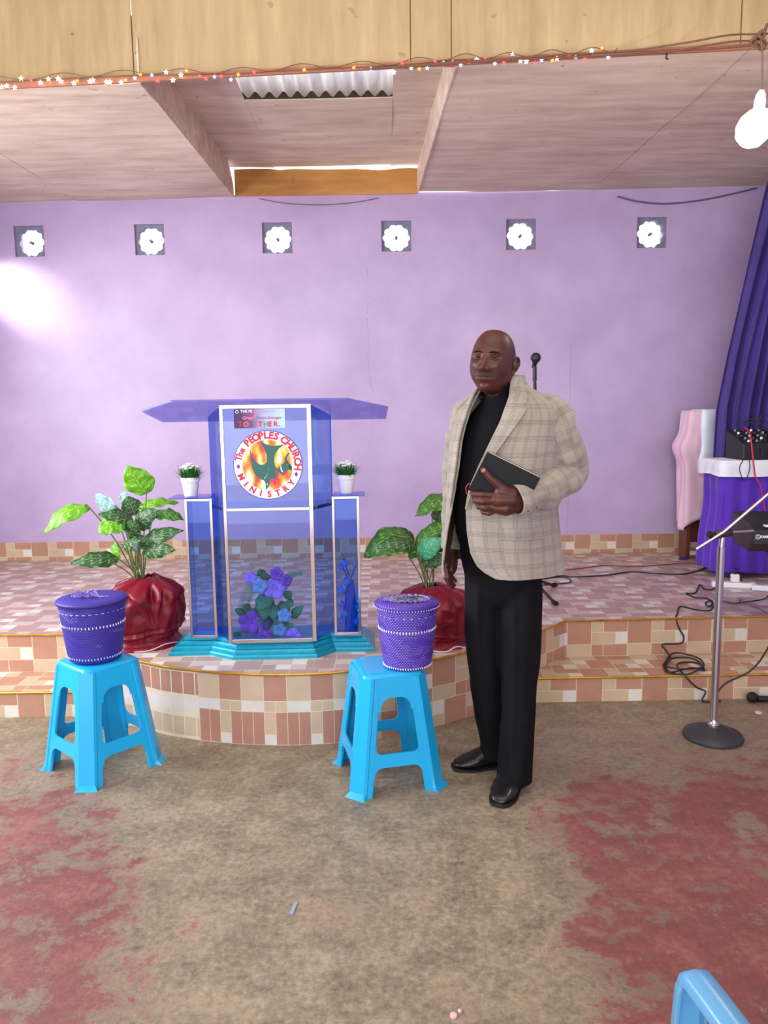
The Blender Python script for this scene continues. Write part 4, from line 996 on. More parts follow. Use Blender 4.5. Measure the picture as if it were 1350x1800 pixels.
def basket(loc, label, r0, r1, rl, h, mt, style, tilt=0.0):
    t = empty('lidded_basket', loc, 0, label, 'basket', 'purple woven baskets on the blue stools')
    t.rotation_euler = (0, tilt, 0)
    rr = lambda z: r0+(r1-r0)*(z/h)**0.85
    pr_ = [(0.0, 0.0), (r0*0.9, 0.0), (r0, 0.01)] + [(rr(z), z) for z in [h*i/14 for i in range(1, 15)]] + [(r1-0.004, h), (r1-0.008, h-0.01), (0, h-0.012)]
    mb = MB(); seg = 64; rs = []
    for r, z in pr_:
        rs.append([(max(r, 1e-4)*math.cos(2*PI*j/seg), max(r, 1e-4)*math.sin(2*PI*j/seg), z) for j in range(seg)])
    n0 = len(rs); vs = [p for q in rs for p in q]; fs = []; us = []
    for i in range(n0-1):
        for j in range(seg):
            k = (j+1) % seg; fs.append((i*seg+j, i*seg+k, (i+1)*seg+k, (i+1)*seg+j))
            z0, z1 = pr_[i][1]/h, pr_[i+1][1]/h; us.append([(j/seg, z0), ((j+1)/seg, z0), ((j+1)/seg, z1), (j/seg, z1)])
    fs.append(tuple(range(seg))[::-1]); us.append(None)
    mb.add(vs, fs, us); body = mb.build('basket_body', mt, t, smooth=60)
    # lid
    mb = MB(); lz = h+0.001; prof = [(0, lz), (rl-0.004, lz), (rl, lz+0.004), (rl+0.001, lz+0.012), (rl-0.004, lz+0.017), (rl*0.7, lz+0.021), (rl*0.3, lz+0.019), (0, lz+0.018)]
    vs = []; fs = []; us = []
    for r, z in prof: vs += [(max(r, 1e-4)*math.cos(2*PI*j/seg), max(r, 1e-4)*math.sin(2*PI*j/seg), z) for j in range(seg)]
    for i in range(len(prof)-1):
        for j in range(seg):
            k = (j+1) % seg; fs.append((i*seg+j, i*seg+k, (i+1)*seg+k, (i+1)*seg+j)); a, b = prof[i][0]/rl*0.5, prof[i+1][0]/rl*0.5
            us.append([(j/seg, a), ((j+1)/seg, a), ((j+1)/seg, b), (j/seg, b)])
    mb.add(vs, fs, us); lid = mb.build('lid', mt, t, smooth=60, fixn=True)
    if style == 'bow':
        random.seed(2)
        for cx in (-0.045, 0.035):
            for k in range(9 if cx < 0 else 6):
                a = random.random()*6.28; mb = MB(); b = Vector((cx, -0.01, lz+0.021)); e = Vector((cx+0.033*math.cos(a), -0.01+0.02*math.sin(a), lz+0.024+0.03*random.random()))
                mb.tube(cr([b, e, e+Vector((0.012*math.cos(a+1.5), 0.008, -0.008)), b+Vector((0.004, 0.004, 0.0))], 5), (0.0035, 0.0012), 6)
                mb.build('ribbon_loop', ribbon, lid, smooth=180)
    else:
        mb = MB(); N = 60; rs = []
        for (a_, b_) in ((0.050, 0), (0.056, 0.004), (0.042, 0.012), (0.030, 0.005)):
            rs.append([(a_*1.25*math.cos(2*PI*j/N)*(1+0.14*math.sin(j*1.9)), a_*0.75*math.sin(2*PI*j/N)*(1+0.14*math.cos(j*2.3)), lz+0.019+b_+0.004*math.sin(j*2.1)) for j in range(N)])
        mb.rings(rs); mb.build('ribbon_rosette', netting, lid, smooth=40)
        mb = MB(); rs = []
        for (a_, b_) in ((0.052, 0), (0.068, 0.004), (0.072, 0.009)):
            rs.append([(a_*1.25*math.cos(2*PI*j/N)*(1+0.06*math.sin(j*1.9)), a_*0.7*math.sin(2*PI*j/N)*(1+0.06*math.cos(j*2.3)), lz+0.020+b_+0.004*math.sin(j*2.4)) for j in range(N)])
        mb.rings(rs, cap0=False, cap1=False); me = modmesh(mb.mesh(), [('SOLIDIFY', dict(thickness=0.0015))]); link_mesh('ribbon_frill', me, ribbon, lid, smooth=60)
    # rows of white stitching
    def row(z, n, ln, rad, off=0.0, name='bead_row', gap=None):
        mb = MB()
        for i in range(n):
            a = 2*PI*i/n; 
            if gap and noise.noise(Vector((i*0.7, z*9, 1))) > gap: continue
            r = rr(z)+off; mb.ball((r*math.cos(a), r*math.sin(a), z+0.0015*noise.noise(Vector((i*0.3, 0, 0)))), rad, 6, 4, (ln[0] if abs(math.cos(a)) < 0.7 else 1, ln[0] if abs(math.cos(a)) > 0.7 else 1, ln[1]))
        o = mb.build(name, bead, t, smooth=180); o['kind'] = 'stuff'
    if style == 'bow':
        row(h*0.90, 34, (3.2, 0.5), 0.0025); row(h*0.66, 56, (0.8, 1.8), 0.0034); row(h*0.10, 56, (0.8, 1.7), 0.0028)
    else:
        row(h*0.90, 26, (3.0, 0.5), 0.0022); row(h*0.66, 58, (0.8, 1.5), 0.0038); row(h*0.045, 60, (0.9, 1.5), 0.0032)
        mb = MB(); 
        for i in range(70):
            a = 2*PI*i/70; mb.ball(((rl+0.0008)*math.cos(a), (rl+0.0008)*math.sin(a), h+0.006), 0.0026, 6, 4)
        o = mb.build('lid_beads', bead, lid, smooth=180); o['kind'] = 'stuff'
    return t
SEAT = 0.4605
basket((-1.205, 3.085, SEAT), 'purple lidded basket with ribbon bows on top, on the left stool', 0.104, 0.132, 0.141, 0.238, woven('purple_weave', S(58,42,160), S(34,24,110), 0.62), 'bow')
basket((0.085, 2.945, SEAT), 'violet lidded basket with white flecks and a frilled rosette, on the right stool', 0.094, 0.120, 0.128, 0.240, woven('violet_weave', S(84,52,178), S(58,34,134), 0.44), 'rosette')

# ---------------------------------------------------------------- foreground plastic chair (only the front end of its left arm is in view)
ch = empty('plastic_chair', (0.747, 0.795, 0), math.radians(7), 'pale blue plastic armchair in the foreground, only one armrest in view', 'chair')
for sx, nm in ((-1, 'l'), (1, 'r')):
    x = sx*0.275; mb = MB()
    path = cr([(x*0.92, -0.27, 0.66), (x, -0.15, 0.655), (x, 0.05, 0.650), (x, 0.22, 0.648), (x, 0.262, 0.640), (x, 0.275, 0.60), (x*1.01, 0.285, 0.45), (x*1.08, 0.30, 0.2), (x*1.12, 0.31, 0.0)], 8)
    rs = []
    for i, p in enumerate(path):
        d = (path[min(i+1, len(path)-1)]-path[max(i-1, 0)]).normalized(); up_ = Vector((1, 0, 0)).cross(d); wd = 0.022 if p.z > 0.62 else 0.024
        prof = [(-wd, -0.016), (-wd, -0.002), (-wd*0.75, 0.004), (0, 0.006), (wd*0.75, 0.004), (wd, -0.002), (wd, -0.016), (wd-0.004, -0.016), (wd-0.004, -0.003), (0, 0.001), (-wd+0.004, -0.003), (-wd+0.004, -0.016)]
        rs.append([p+Vector((a, 0, 0))+up_*b for a, b in prof])
    mb.rings(rs); mb.build('armrest', blue_pl2, ch, smooth=50)
mb = MB(); n = 14; vs = []
for j in range(n+1):
    v = j/n
    for i in range(n+1):
        u = i/n; vs.append(((u-0.5)*0.46, -0.20+0.44*v, 0.425-0.02*math.sin(PI*u)*math.sin(PI*v)-(0.02*max(0, v-0.85)/0.15)))
mb.add(vs, [(j*(n+1)+i, j*(n+1)+i+1, (j+1)*(n+1)+i+1, (j+1)*(n+1)+i) for j in range(n) for i in range(n)])
link_mesh('seat', modmesh(mb.mesh(), [('SOLIDIFY', dict(thickness=0.006))]), blue_pl2, ch, smooth=60)
mb = MB(); vs = []
for j in range(n+1):
    v = j/n
    for i in range(n+1):
        u = i/n-0.5; vs.append((u*(0.46+0.06*v), -0.205-0.13*v-0.05*(0.25-u*u)*2, 0.42+0.44*v-0.10*max(0, v-0.7)*(2*u)**2*2))
mb.add(vs, [(j*(n+1)+i, j*(n+1)+i+1, (j+1)*(n+1)+i+1, (j+1)*(n+1)+i) for j in range(n) for i in range(n)])
link_mesh('backrest', modmesh(mb.mesh(), [('SOLIDIFY', dict(thickness=0.006))]), blue_pl2, ch, smooth=60)
for sx in (-1, 1):
    MB().tube([(sx*0.22, -0.205, 0.42), (sx*0.24, -0.25, 0.2), (sx*0.26, -0.29, 0.0)], [(0.022, 0.022)]*3, 8).build('leg', blue_pl2, ch, smooth=60)

# ---------------------------------------------------------------- chrome boom microphone stand on the floor
MS = (1.449, 3.255, 0)
ms = empty('microphone_stand', MS, 0, 'chrome boom stand on a round black base, standing on the floor at right', 'microphone stand')
MB().lathe([(0, 0), (0.125, 0), (0.128, 0.010), (0.122, 0.020), (0.085, 0.032), (0.05, 0.045), (0.03, 0.052), (0, 0.052)], 40).build('round_base', mat('black_iron', S(44,48,50), 0.5, bump=0.2, bscale=90), ms, smooth=50)
MB().lathe([(0, 0.05), (0.024, 0.05), (0.024, 0.062), (0.019, 0.066), (0.0165, 0.09), (0.0165, 0.86), (0, 0.86)], 20).build('pole', chrome, ms, smooth=50)
MB().tube([(0, 0, 0.86), (0.005, 0, 0.925)], [(0.013, 0.013)]*2, 12).build('inner_pole', chrome, ms, smooth=50)
kn = MB(); kn.tube([(-0.030, -0.004, 0.912), (0.040, -0.004, 0.925)], 0.018, 12); kn.build('clamp', mat('worn_clamp', S(64,52,46), 0.5, 0.4, var=0.3), ms, smooth=40, bevel=0.003)
MB().tube([(-0.036, -0.006, 0.906), (-0.062, -0.010, 0.920)], 0.014, 10).build('clamp_knob', rubber, ms, smooth=40)
MB().tube([(0.03, -0.012, 0.925), (0.13, -0.012, 0.930)], 0.0055, 10).build('tightening_bar', chrome, ms, smooth=50)
MB().tube([(-0.115, -0.02, 0.855), (0.0, -0.02, 0.928), (0.42, -0.02, 1.30)], 0.0075, 12).build('boom_arm', chrome, ms, smooth=50)
mb = MB(); mb.tube([(0.42, -0.02, 1.30), (0.46, -0.02, 1.335)], 0.014, 10); mb.build('boom_clip', black_pl, ms, smooth=50)

# black boom stand on the stage behind the man
BS = (0.905, 4.62, STG)
bs = empty('microphone_stand', BS, 0, 'thin black microphone stand on the stage, rising behind the man', 'microphone stand')
for ang in (-62, 58, 178):
    a = math.radians(ang-10); mb = MB()
    mb.tube([(0, 0, 0.10), (0.26*math.cos(a), 0.26*math.sin(a), 0.012)], 0.009, 8)
    lg = mb.build('leg', black_pl, bs, smooth=50)
    e = Vector((0.26*math.cos(a), 0.26*math.sin(a), 0.014)); d = Vector((math.cos(a), math.sin(a), -0.05))
    MB().tube([e-d*0.01, e+d*0.03], 0.0138, 10).build('rubber_foot', rubber, lg, smooth=50)
MB().tube([(0, 0, 0.09), (0, 0, 1.36)], 0.0085, 12).build('pole', black_pl, bs, smooth=50)
MB().tube([(0, 0, 1.30), (0, -0.001, 1.385)], [(0.013, 0.013), (0.011, 0.011)], 12).build('mic_clip', black_pl, bs, smooth=50)
# microphone held by the stand
mi = empty('microphone', (0.905, 4.62, STG+1.3855), 0, 'black ball headed microphone on top of the thin stand behind the man', 'microphone')
MB().tube([(0.004, 0.06, -0.0), (0, 0.0, 0.016), (-0.003, -0.03, 0.030)], [0.012, 0.015, 0.019], 14).build('handle', black_pl, mi, smooth=50)
MB().ball((-0.006, -0.055, 0.045), 0.030, 18, 14).build('grille', mat('mic_grille', S(60,56,72), 0.35, 0.8, bump=0.6, bscale=500), mi, smooth=180)
tag(MB().tube(cr([(0.909, 4.685, STG+1.386), (0.925, 4.70, STG+1.32), (0.93, 4.69, STG+1.2), (0.918, 4.65, STG+1.0), (0.917, 4.63, STG+0.7), (0.917, 4.62, STG+0.3), (0.93, 4.70, STG+0.02), (1.0, 4.9, STG+0.006)], 8), 0.0035, 8).build('microphone_cable', cable_m, smooth=180), 'thin black cable hanging down beside the stand behind the man', 'cable')

# ---------------------------------------------------------------- purple curtain, cloth covered table, mixer
def fabric(name, c1, c2, rough=0.7, alpha=None):
    m = mat(name, c1, rough, sheen=0.3); n = NT(m); f = n.noise(3, 4); n.col(n.ramp(f, [(0.35, c1), (0.65, c2)])); n.bump(n.noise(400, 1), 0.1, 0.001); return m
purple = fabric('purple_curtain', S(44,17,112), S(60,29,134)); purple2 = fabric('bright_purple_cloth', S(66,18,160), S(88,34,186))
def curtain():
    mb = MB(); NU, NV = 150, 50; vs = []
    left = [(0.34, 2.36), (0.9, 2.35), (1.44, 2.355), (1.8, 2.41), (2.07, 2.46), (2.94, 2.62), (3.07, 2.66)]
    for j in range(NV+1):
        z = 0.34+(3.04-0.34)*j/NV
        L_ = lerp(left, z); Rr = 3.2
        for i in range(NU+1):
            u = i/NU; x = L_+(Rr-L_)*u**1.15
            f = math.sin(u*70+0.8*math.sin(z*1.5)+2*noise.noise(Vector((u*5, z*0.6, 0))))
            g = noise.noise(Vector((u*16, z*0.5, 3)))
            y = 5.42+0.035*f+0.06*g - 0.12*math.sin(PI*min(1, u*1.5))*(z/3)
            vs.append((x, y, z))
    mb.add(vs, [(j*(NU+1)+i, j*(NU+1)+i+1, (j+1)*(NU+1)+i+1, (j+1)*(NU+1)+i) for j in range(NV) for i in range(NU)])
    return modmesh(mb.mesh(), [('SOLIDIFY', dict(thickness=0.003))])
tag(link_mesh('curtain', curtain(), purple, smooth=180), 'dark purple curtain hanging from the ceiling behind the mixer table', 'curtain')

TX0, TX1, TY0, TY1, TZ = 2.215, 3.15, 5.00, 5.29, 1.10
tb = empty('table', ((TX0+TX1)/2, (TY0+TY1)/2, STG), 0, 'table under purple cloth at the right of the stage, holding the mixer', 'table')
hx, hy = (TX1-TX0)/2, (TY1-TY0)/2; tz = TZ-STG
MB().box((-hx+0.02, -hy+0.02, tz-0.03), (hx-0.02, hy-0.02, tz-0.006)).build('tabletop', mat('table_wood', S(110,70,44), 0.6), tb)
for sx in (-1, 1):
    for sy in (-1, 1): MB().box((sx*(hx-0.06)-0.02, sy*(hy-0.06)-0.02, 0), (sx*(hx-0.06)+0.02, sy*(hy-0.06)+0.02, tz-0.03)).build('leg', mat('table_leg_paint', S(60,66,120), 0.5), tb)
def skirt(x0, x1, y0, y1, ztop, zbf, m, name, amp=0.012, freq=60, label=None, corner=0.05, seed=0, vary=1.0):
    """cloth lying on a table top and hanging down round it"""
    path = []
    loop = [(x0, y1), (x0, y0), (x1, y0), (x1, y1)]
    pts = []
    for (a, b) in zip(loop, loop[1:]):
        n = int(math.dist(a, b)/0.012)
        for i in range(n): pts.append((a[0]+(b[0]-a[0])*i/n, a[1]+(b[1]-a[1])*i/n))
    pts.append(loop[-1])
    # soften corners
    P = pts
    for _ in range(3): P = [P[0]]+[((P[i-1][0]+2*P[i][0]+P[i+1][0])/4, (P[i-1][1]+2*P[i][1]+P[i+1][1])/4) for i in range(1, len(P)-1)]+[P[-1]]
    cx, cy_ = (x0+x1)/2, (y0+y1)/2; mb = MB(); vs = []; NV = 18; K = len(P)
    for j in range(NV+1):
        v = j/NV
        for i, (x, y) in enumerate(P):
            dx, dy = x-cx, y-cy_; l = math.hypot(dx/(x1-x0), dy/(y1-y0)); nx, ny = (1, 0) if abs(dx)/(x1-x0) > abs(dy)/(y1-y0) else (0, 1)
            sgn = 1 if (dx if nx else dy) > 0 else -1
            f = math.sin(i*0.012*freq+3*noise.noise(Vector((i*0.01, v*0.5, seed)))) ; g = noise.noise(Vector((i*0.03, v*1.5, seed+5)))
            o = (amp*f*0.5+amp*1.5*g)*min(1, v*3)+0.01*min(1, v*4)+0.012*v*vary
            vs.append((x+nx*sgn*o, y+ny*sgn*o, ztop+(zbf(x, y)-ztop)*v))
    fs = [(j*K+i, (j+1)*K+i, (j+1)*K+i+1, j*K+i+1) for j in range(NV) for i in range(K-1)]
    mb.add(vs, fs); mb.add([(x, y, ztop) for x, y in P], [tuple(range(len(P)))])
    me = modmesh(mb.mesh(), [('WELD', dict(merge_threshold=0.0005)), ('SOLIDIFY', dict(thickness=0.0025, offset=1))])
    o = link_mesh(name, me, m, smooth=60)
    return o
tag(skirt(TX0, TX1, TY0, TY1, TZ, lambda x, y: STG+0.055+0.03*noise.noise(Vector((x*3, y, 0)))-0.03*(x-2.1), purple2, 'tablecloth', seed=1, amp=0.02), 'bright purple cloth hanging over the mixer table', 'tablecloth')
tag(skirt(TX0-0.016, TX1+0.016, TY0-0.016, TY1+0.016, TZ+0.006, lambda x, y: TZ-0.095+0.012*noise.noise(Vector((x*4, y*4, 0))), white_cl, 'tablecloth', seed=7, amp=0.006, vary=0.5), 'white cloth spread over the purple cloth on the mixer table', 'tablecloth')
mz = TZ+0.0095
mx_ = empty('audio_mixer', (2.60, 5.145, mz), math.radians(3), 'black audio mixer with tangled cables on the white cloth at right', 'mixer')
mb = MB(); vs = [(-0.26, -0.12, 0), (0.30, -0.12, 0), (0.30, 0.12, 0), (-0.26, 0.12, 0), (-0.26, -0.12, 0.105), (0.30, -0.12, 0.105), (0.30, 0.12, 0.19), (-0.26, 0.12, 0.19)]
mb.add(vs, [(3,2,1,0), (4,5,6,7), (0,1,5,4), (1,2,6,5), (2,3,7,6), (3,0,4,7)]); mb.build('case', black_pl, mx_, bevel=0.008)
random.seed(9)
for i in range(9):
    for j in range(5):
        x, y = -0.21+0.055*i, -0.09+0.045*j; z = 0.105+0.085*(y+0.12)/0.24
        MB().lathe([(0, 0), (0.009, 0), (0.008, 0.014), (0, 0.015)], 10, (x, y, z)).build('knob', white_pl if (i+j) % 3 == 0 else mat('grey_knob', S(120,120,130), 0.4) if (i+j) % 3 == 1 else black_pl, mx_, smooth=50)
for k in range(4):
    mb = MB(); x = -0.2+0.05*k
    mb.tube(cr([(x, 0.09, 0.18), (x+0.02, 0.08, 0.24+0.02*k), (x+0.08, 0.02, 0.23), (x+0.1, -0.08, 0.14), (x+0.06, -0.130, 0.06), (x+0.06, -0.14, 0.012)], 6), 0.004, 6)
    mb.build('patch_cable', cable_m, mx_, smooth=180)
def cable(pts, r, m, label, n=7, name='cable'):
    return tag(MB().tube(cr(pts, n), r, 7).build(name, m, smooth=180), label, 'cable')
cable([(2.385, 5.10, mz+0.21), (2.38, 5.00, mz+0.17), (2.385, 4.955, mz+0.02), (2.40, 4.94, mz-0.10), (2.43, 4.93, 0.95), (2.46, 4.92, 0.80), (2.49, 4.91, 0.62)], 0.005, mat('red_cable', S(190,30,60), 0.5), 'red cable hanging from the mixer over the table front')
cable([(2.34, 5.03, mz+0.008), (2.33, 4.97, mz+0.004), (2.30, 4.95, mz-0.05), (2.33, 4.94, mz-0.13), (2.36, 4.94, mz-0.06), (2.37, 4.97, mz+0.006)], 0.003, cable_m, 'black cable looping over the white cloth left of the red one')
cable([(2.60, 4.98, mz+0.006), (2.57, 4.955, mz-0.03), (2.54, 4.94, mz-0.10), (2.51, 4.93, mz-0.15)], 0.005, cable_m, 'thick black cable hanging over the white cloth near the frame edge')

# chair draped with pink and white cloth
cx_, cy_ = 2.43, 5.74
wc = empty('wooden_stand', (cx_, cy_, STG), 0, 'brown wooden stand under pink cloth, left of the mixer table', 'stand')
wd = mat('brown_wood', S(104,52,40), 0.5, var=0.3)
MB().box((-0.17, -0.07, 0), (-0.14, 0.07, 1.08)).build('side_panel', wd, wc); MB().box((0.15, -0.07, 0), (0.18, 0.07, 1.08)).build('side_panel', wd, wc)
MB().box((-0.14, -0.07, 0.03), (0.15, -0.04, 0.06)).build('lower_rail', mat('cream_wood', S(206,186,178), 0.6), wc)
MB().box((-0.14, -0.02, 0.12), (0.15, 0.0, 1.08)).build('back_panel', wd, wc); MB().box((-0.165, -0.072, 1.08), (0.175, 0.072, 1.10)).build('top_board', wd, wc)
def drape(name, m, x0, x1, y0, y1, zt, zb_, label, seed, flare=0.0, amp=0.012, sleeve=False):
    mb = MB(); P = []; 
    loop = [(x0, y1), (x0, y0), (x1, y0), (x1, y1)]
    for a, b in zip(loop, loop[1:]):
        n = 24
        for i in range(n): P.append((a[0]+(b[0]-a[0])*i/n, a[1]+(b[1]-a[1])*i/n))
    P.append(loop[-1])
    for _ in range(6): P = [P[0]]+[((P[i-1][0]+2*P[i][0]+P[i+1][0])/4, (P[i-1][1]+2*P[i][1]+P[i+1][1])/4) for i in range(1, len(P)-1)]+[P[-1]]
    K = len(P); NV = 30; vs = []; cx, cy2 = (x0+x1)/2, (y0+y1)/2
    for j in range(NV+1):
        v = j/NV
        for i, (x, y) in enumerate(P):
            zb = zb_(i/K); z = zt+(zb-zt)*v
            d = Vector((x-cx, y-cy2)).normalized()
            o = amp*(math.sin(i*0.55+seed+v)*0.6+1.5*noise.noise(Vector((i*0.12, v*2.5, seed))))*min(1, v*4)+flare*v
            if sleeve and x < cx-0.1: o += 0.05*math.exp(-((v-0.32)/0.10)**2)
            s0 = 0.95+0.05*min(1, v*8)**0.5
            vs.append((cx+(x-cx)*s0+d.x*o, cy2+(y-cy2)*s0+d.y*o, z-0.02*(1-min(1, v*8))*0))
    mb.add(vs, [(j*K+i, (j+1)*K+i, (j+1)*K+i+1, j*K+i+1) for j in range(NV) for i in range(K-1)])
    mb.add([vs[i] for i in range(K)], [tuple(range(K))])
    me = modmesh(mb.mesh(), [('WELD', dict(merge_threshold=0.0005)), ('SOLIDIFY', dict(thickness=0.003, offset=1))])
    return tag(link_mesh(name, me, m, smooth=180), label, 'cloth')
drape('draped_cloth', fabric('pink_cloth', S(216,176,196), S(228,192,208)), cx_-0.185, cx_+0.20, cy_-0.095, cy_+0.095, STG+1.104, lambda u: STG+0.27-0.06*math.sin(u*9), 'pink cloth draped over the wooden stand', 2, sleeve=True)
drape('draped_cloth', mat('white_satin', S(214,224,236), 0.3, sheen=0.3), cx_-0.105, cx_+0.215, cy_-0.115, cy_+0.11, STG+1.112, lambda u: STG+0.66+0.02*math.sin(u*12), 'shiny white satin cloth lying over the pink cloth', 5)

# ---------------------------------------------------------------- keyboard on its stand, right edge
kb = empty('electronic_keyboard', (1.855, 3.93, 0.785), math.radians(-6), 'black electronic keyboard with a white maker name, end poking into view at right', 'keyboard')
mb = MB(); kr = []
for x, s_ in ((0.0, 0.90), (0.004, 0.97), (0.010, 1.0), (0.98, 1.0), (1.0, 0.9)):
    kr.append([(x, -0.15*s_, 0.06*s_+0.0), (x, -0.10*s_, 0.085*s_), (x, 0.16*s_, 0.115*s_), (x, 0.18*s_, 0.05), (x, 0.14*s_, -0.045*s_), (x, -0.08*s_, -0.06*s_), (x, -0.15*s_, -0.01)])
mb.rings(kr); mb.build('case', black_pl, kb, smooth=30, fixn=True)
ktm = text_mesh('YAMAHA', 0.019, upright(0.072, -0.1512, 0.026), 0.0008, 0.0006); link_mesh('maker_name', ktm, white_pl, kb)
rg = [(0.012*math.cos(2*PI*i/32), 0.012*math.sin(2*PI*i/32)) for i in range(32)]; rg2 = [(x*0.8, y*0.8) for x, y in rg]
link_mesh('maker_emblem', plate([rg, rg2], 0.0008, upright(0.024, -0.1512, 0.026)), white_pl, kb)
mb = MB()
for a in (90, 210, 330):
    th = math.radians(a); mb.tube([(0, 0, 0), (0.009*math.cos(th), 0.009*math.sin(th), 0)], 0.0011, 6)
me = mb.mesh(); me.transform(upright(0.024, -0.1514, 0.026)); link_mesh('emblem_forks', me, white_pl, kb)
mb = MB(); mb.box((0.06, -0.145, 0.075), (0.95, -0.03, 0.082)); mb.build('key_bed', white_pl, kb)
ks = empty('keyboard_stand', (2.30, 3.93, 0), math.radians(-6), 'black cross legged stand carrying the keyboard, mostly outside the frame', 'keyboard stand')
for y in (-0.10, 0.10):
    MB().tube([(-0.30, y, 0.715), (0.33, y, 0.14 if y < 0 else 0.345)], 0.012, 8).build('leg', black_pl, ks, smooth=50)
    MB().tube([(0.30, y+0.03, 0.715), (-0.16, y+0.03, 0.14 if y < 0 else 0.345)], 0.012, 8).build('leg', black_pl, ks, smooth=50)
for x in (-0.30, 0.30): MB().tube([(x, -0.17, 0.727), (x, 0.17, 0.727)], 0.012, 8).build('support_bar', black_pl, ks, smooth=50)

# ---------------------------------------------------------------- power strips, cables and small things on the floor
def power_strip(loc, rz, label, n=3):
    t = empty('power_strip', loc, rz, label, 'power strip', 'white power strips under the table')
    MB().box((-0.13, -0.028, 0), (0.13, 0.028, 0.035)).build('case', white_pl, t, bevel=0.008)
    for i in range(n): MB().box((-0.10+i*0.075, -0.018, 0.0352), (-0.06+i*0.075, 0.018, 0.0362)).build('socket', mat('socket_grey', S(170,170,180), 0.5), t)
    MB().box((-0.02, -0.02, 0.037), (0.03, 0.02, 0.085)).build('plug', black_pl if 'right' in label else white_pl, t, bevel=0.006)
    MB().tube(cr([(0.005, 0, 0.085), (0.0, 0.01, 0.12), (0.03, 0.03, 0.10), (0.06, 0.05, 0.01)], 6), 0.004, 6).build('plug_cable', cable_m, t, smooth=180)
    return t
power_strip((2.20, 4.74, STG), math.radians(-15), 'white power strip beside the chrome pole, left one under the table edge')
power_strip((2.40, 4.62, STG), math.radians(-22), 'white power strip with black plug at the right frame edge under the table')
def onstage(pts, z=STG+0.005):
    out = []
    for px, py in pts:
        d = PX(px, py, 1.0)-Vector((0, 0, 1.46)); t = (z-1.46)/d.z; p = Vector((0, 0, 1.46))+d*t; out.append(p)
    return out
cable(onstage([(985,1003), (1030,998), (1062,994), (1110,996), (1150,994), (1200,990), (1230,992), (1262,997)]), 0.0035, cable_r, 'thin reddish cable lying across the back of the stage')
tag(MB().box((-0.03, -0.012, 0), (0.03, 0.012, 0.022)).build('cable_plug', mat('purple_plug', S(60,40,120), 0.5), loc=tuple(onstage([(1200, 984)], STG)[0]), bevel=0.004), 'small dark purple plug at the end of the reddish cable', 'plug')
cable(onstage([(948,1018), (985,1012), (1010,1014), (1065,1011), (1110,1005), (1150,1008), (1200,1009), (1235,1000), (1252,985), (1254,975)]), 0.0045, cable_m, 'long black cable running across the stage towards the purple table')
cable(onstage([(900,1020), (950,1028), (985,1026), (1003,1023), (1000,1017), (985,1014), (955,1017)]), 0.004, cable_m, 'black cable end looping beside the man')
c1 = onstage([(1268,1018), (1256,1034), (1240,1036), (1230,1028), (1222,1042), (1206,1043), (1222,1050), (1243,1052), (1252,1060), (1246,1066), (1240,1060), (1252,1056), (1250,1072), (1225,1072), (1196,1066), (1191,1078)])
zs_ = STEP+0.005
c2 = [PX(1188, 1087, 4.052), PX(1194, 1105, 4.04), PX(1202, 1120, 4.035)+Vector((0, 0, 0)), PX(1196, 1131, 4.03), PX(1165, 1133, 4.03), PX(1172, 1145, 4.02)]
c3 = onstage([(1178,1158), (1166,1172), (1200,1180), (1236,1172), (1226,1158), (1185,1152), (1168,1168), (1176,1184), (1215,1178), (1238,1178), (1220,1160), (1180,1162), (1172,1178), (1205,1188), (1234,1176), (1216,1164), (1190,1170)], zs_)
for i, p in enumerate(c3): p.z += 0.006*(i % 3)
c4 = [PX(1206, 1190, 3.690), PX(1224, 1208, 3.686), PX(1240, 1216, 3.68)]
cable([tuple(p) for p in c1+c2+c3+c4+[Vector((1.57, 3.66, 0.006)), Vector((1.66, 3.66, 0.006))]], 0.0045, cable_m, 'tangled black cable spilling down the right steps behind the chrome stand', n=6)
cable([(1.60, 3.64, 0.006), (1.68, 3.668, 0.09), (1.80, 3.66, 0.16), (1.90, 3.70, 0.26), (2.0, 3.78, 0.42), (2.10, 3.86, 0.62), (2.2, 3.9, 0.74)], 0.0045, cable_m, 'black cable rising from the floor to the keyboard at right')
cable(onstage([(1255,1052), (1285,1060), (1310,1058), (1345,1052), (1352,1040)]), 0.0035, cable_m, 'thin black cable winding in front of the power strips')
cable(onstage([(1296,1052), (1304,1054), (1300,1058), (1330,1068), (1352,1080)]), 0.003, mat('grey_cable', S(110,100,106), 0.5), 'grey cable running off the stage corner at right')
mi2 = empty('microphone', (1.86, 3.655, 0.0), 0, 'black microphone lying on the floor below the step, right edge', 'microphone')
MB().tube([(-0.02, 0, 0.018), (0.16, 0.0, 0.014)], [0.016, 0.012], 14).build('handle', black_pl, mi2, smooth=50)
MB().ball((-0.045, 0, 0.026), 0.026, 18, 12, (1.1, 1, 1)).build('grille', mat('mic_grille_dark', S(44,40,38), 0.4, 0.7, bump=0.6, bscale=500), mi2, smooth=180)
cap_m = mat('bottle_cap_pink', S(214,184,184), 0.5)
for (px, py, z, nm, lb, r) in [(1333, 1253, 0, 'bottle_cap', 'pale round bottle cap on the floor near the lying microphone', 0.016), (1288, 1176, STEP, 'bottle_cap', 'pale round bottle cap on the step beside the chrome pole', 0.014), (797, 1786, 0, 'paper_scrap', 'tiny pale pink petal on the floor in the foreground', 0.009), (808, 1778, 0, 'paper_scrap', 'smaller pale pink speck beside the petal in the foreground', 0.005)]:
    p = onstage([(px, py)], z)[0]
    tag(MB().lathe([(0, 0.0005), (r, 0.0005), (r*0.95, 0.004), (0, 0.005)], 20, (p.x, p.y, z)).build(nm, cap_m, smooth=40), lb, 'litter')
p = onstage([(516, 1597)], 0)[0]
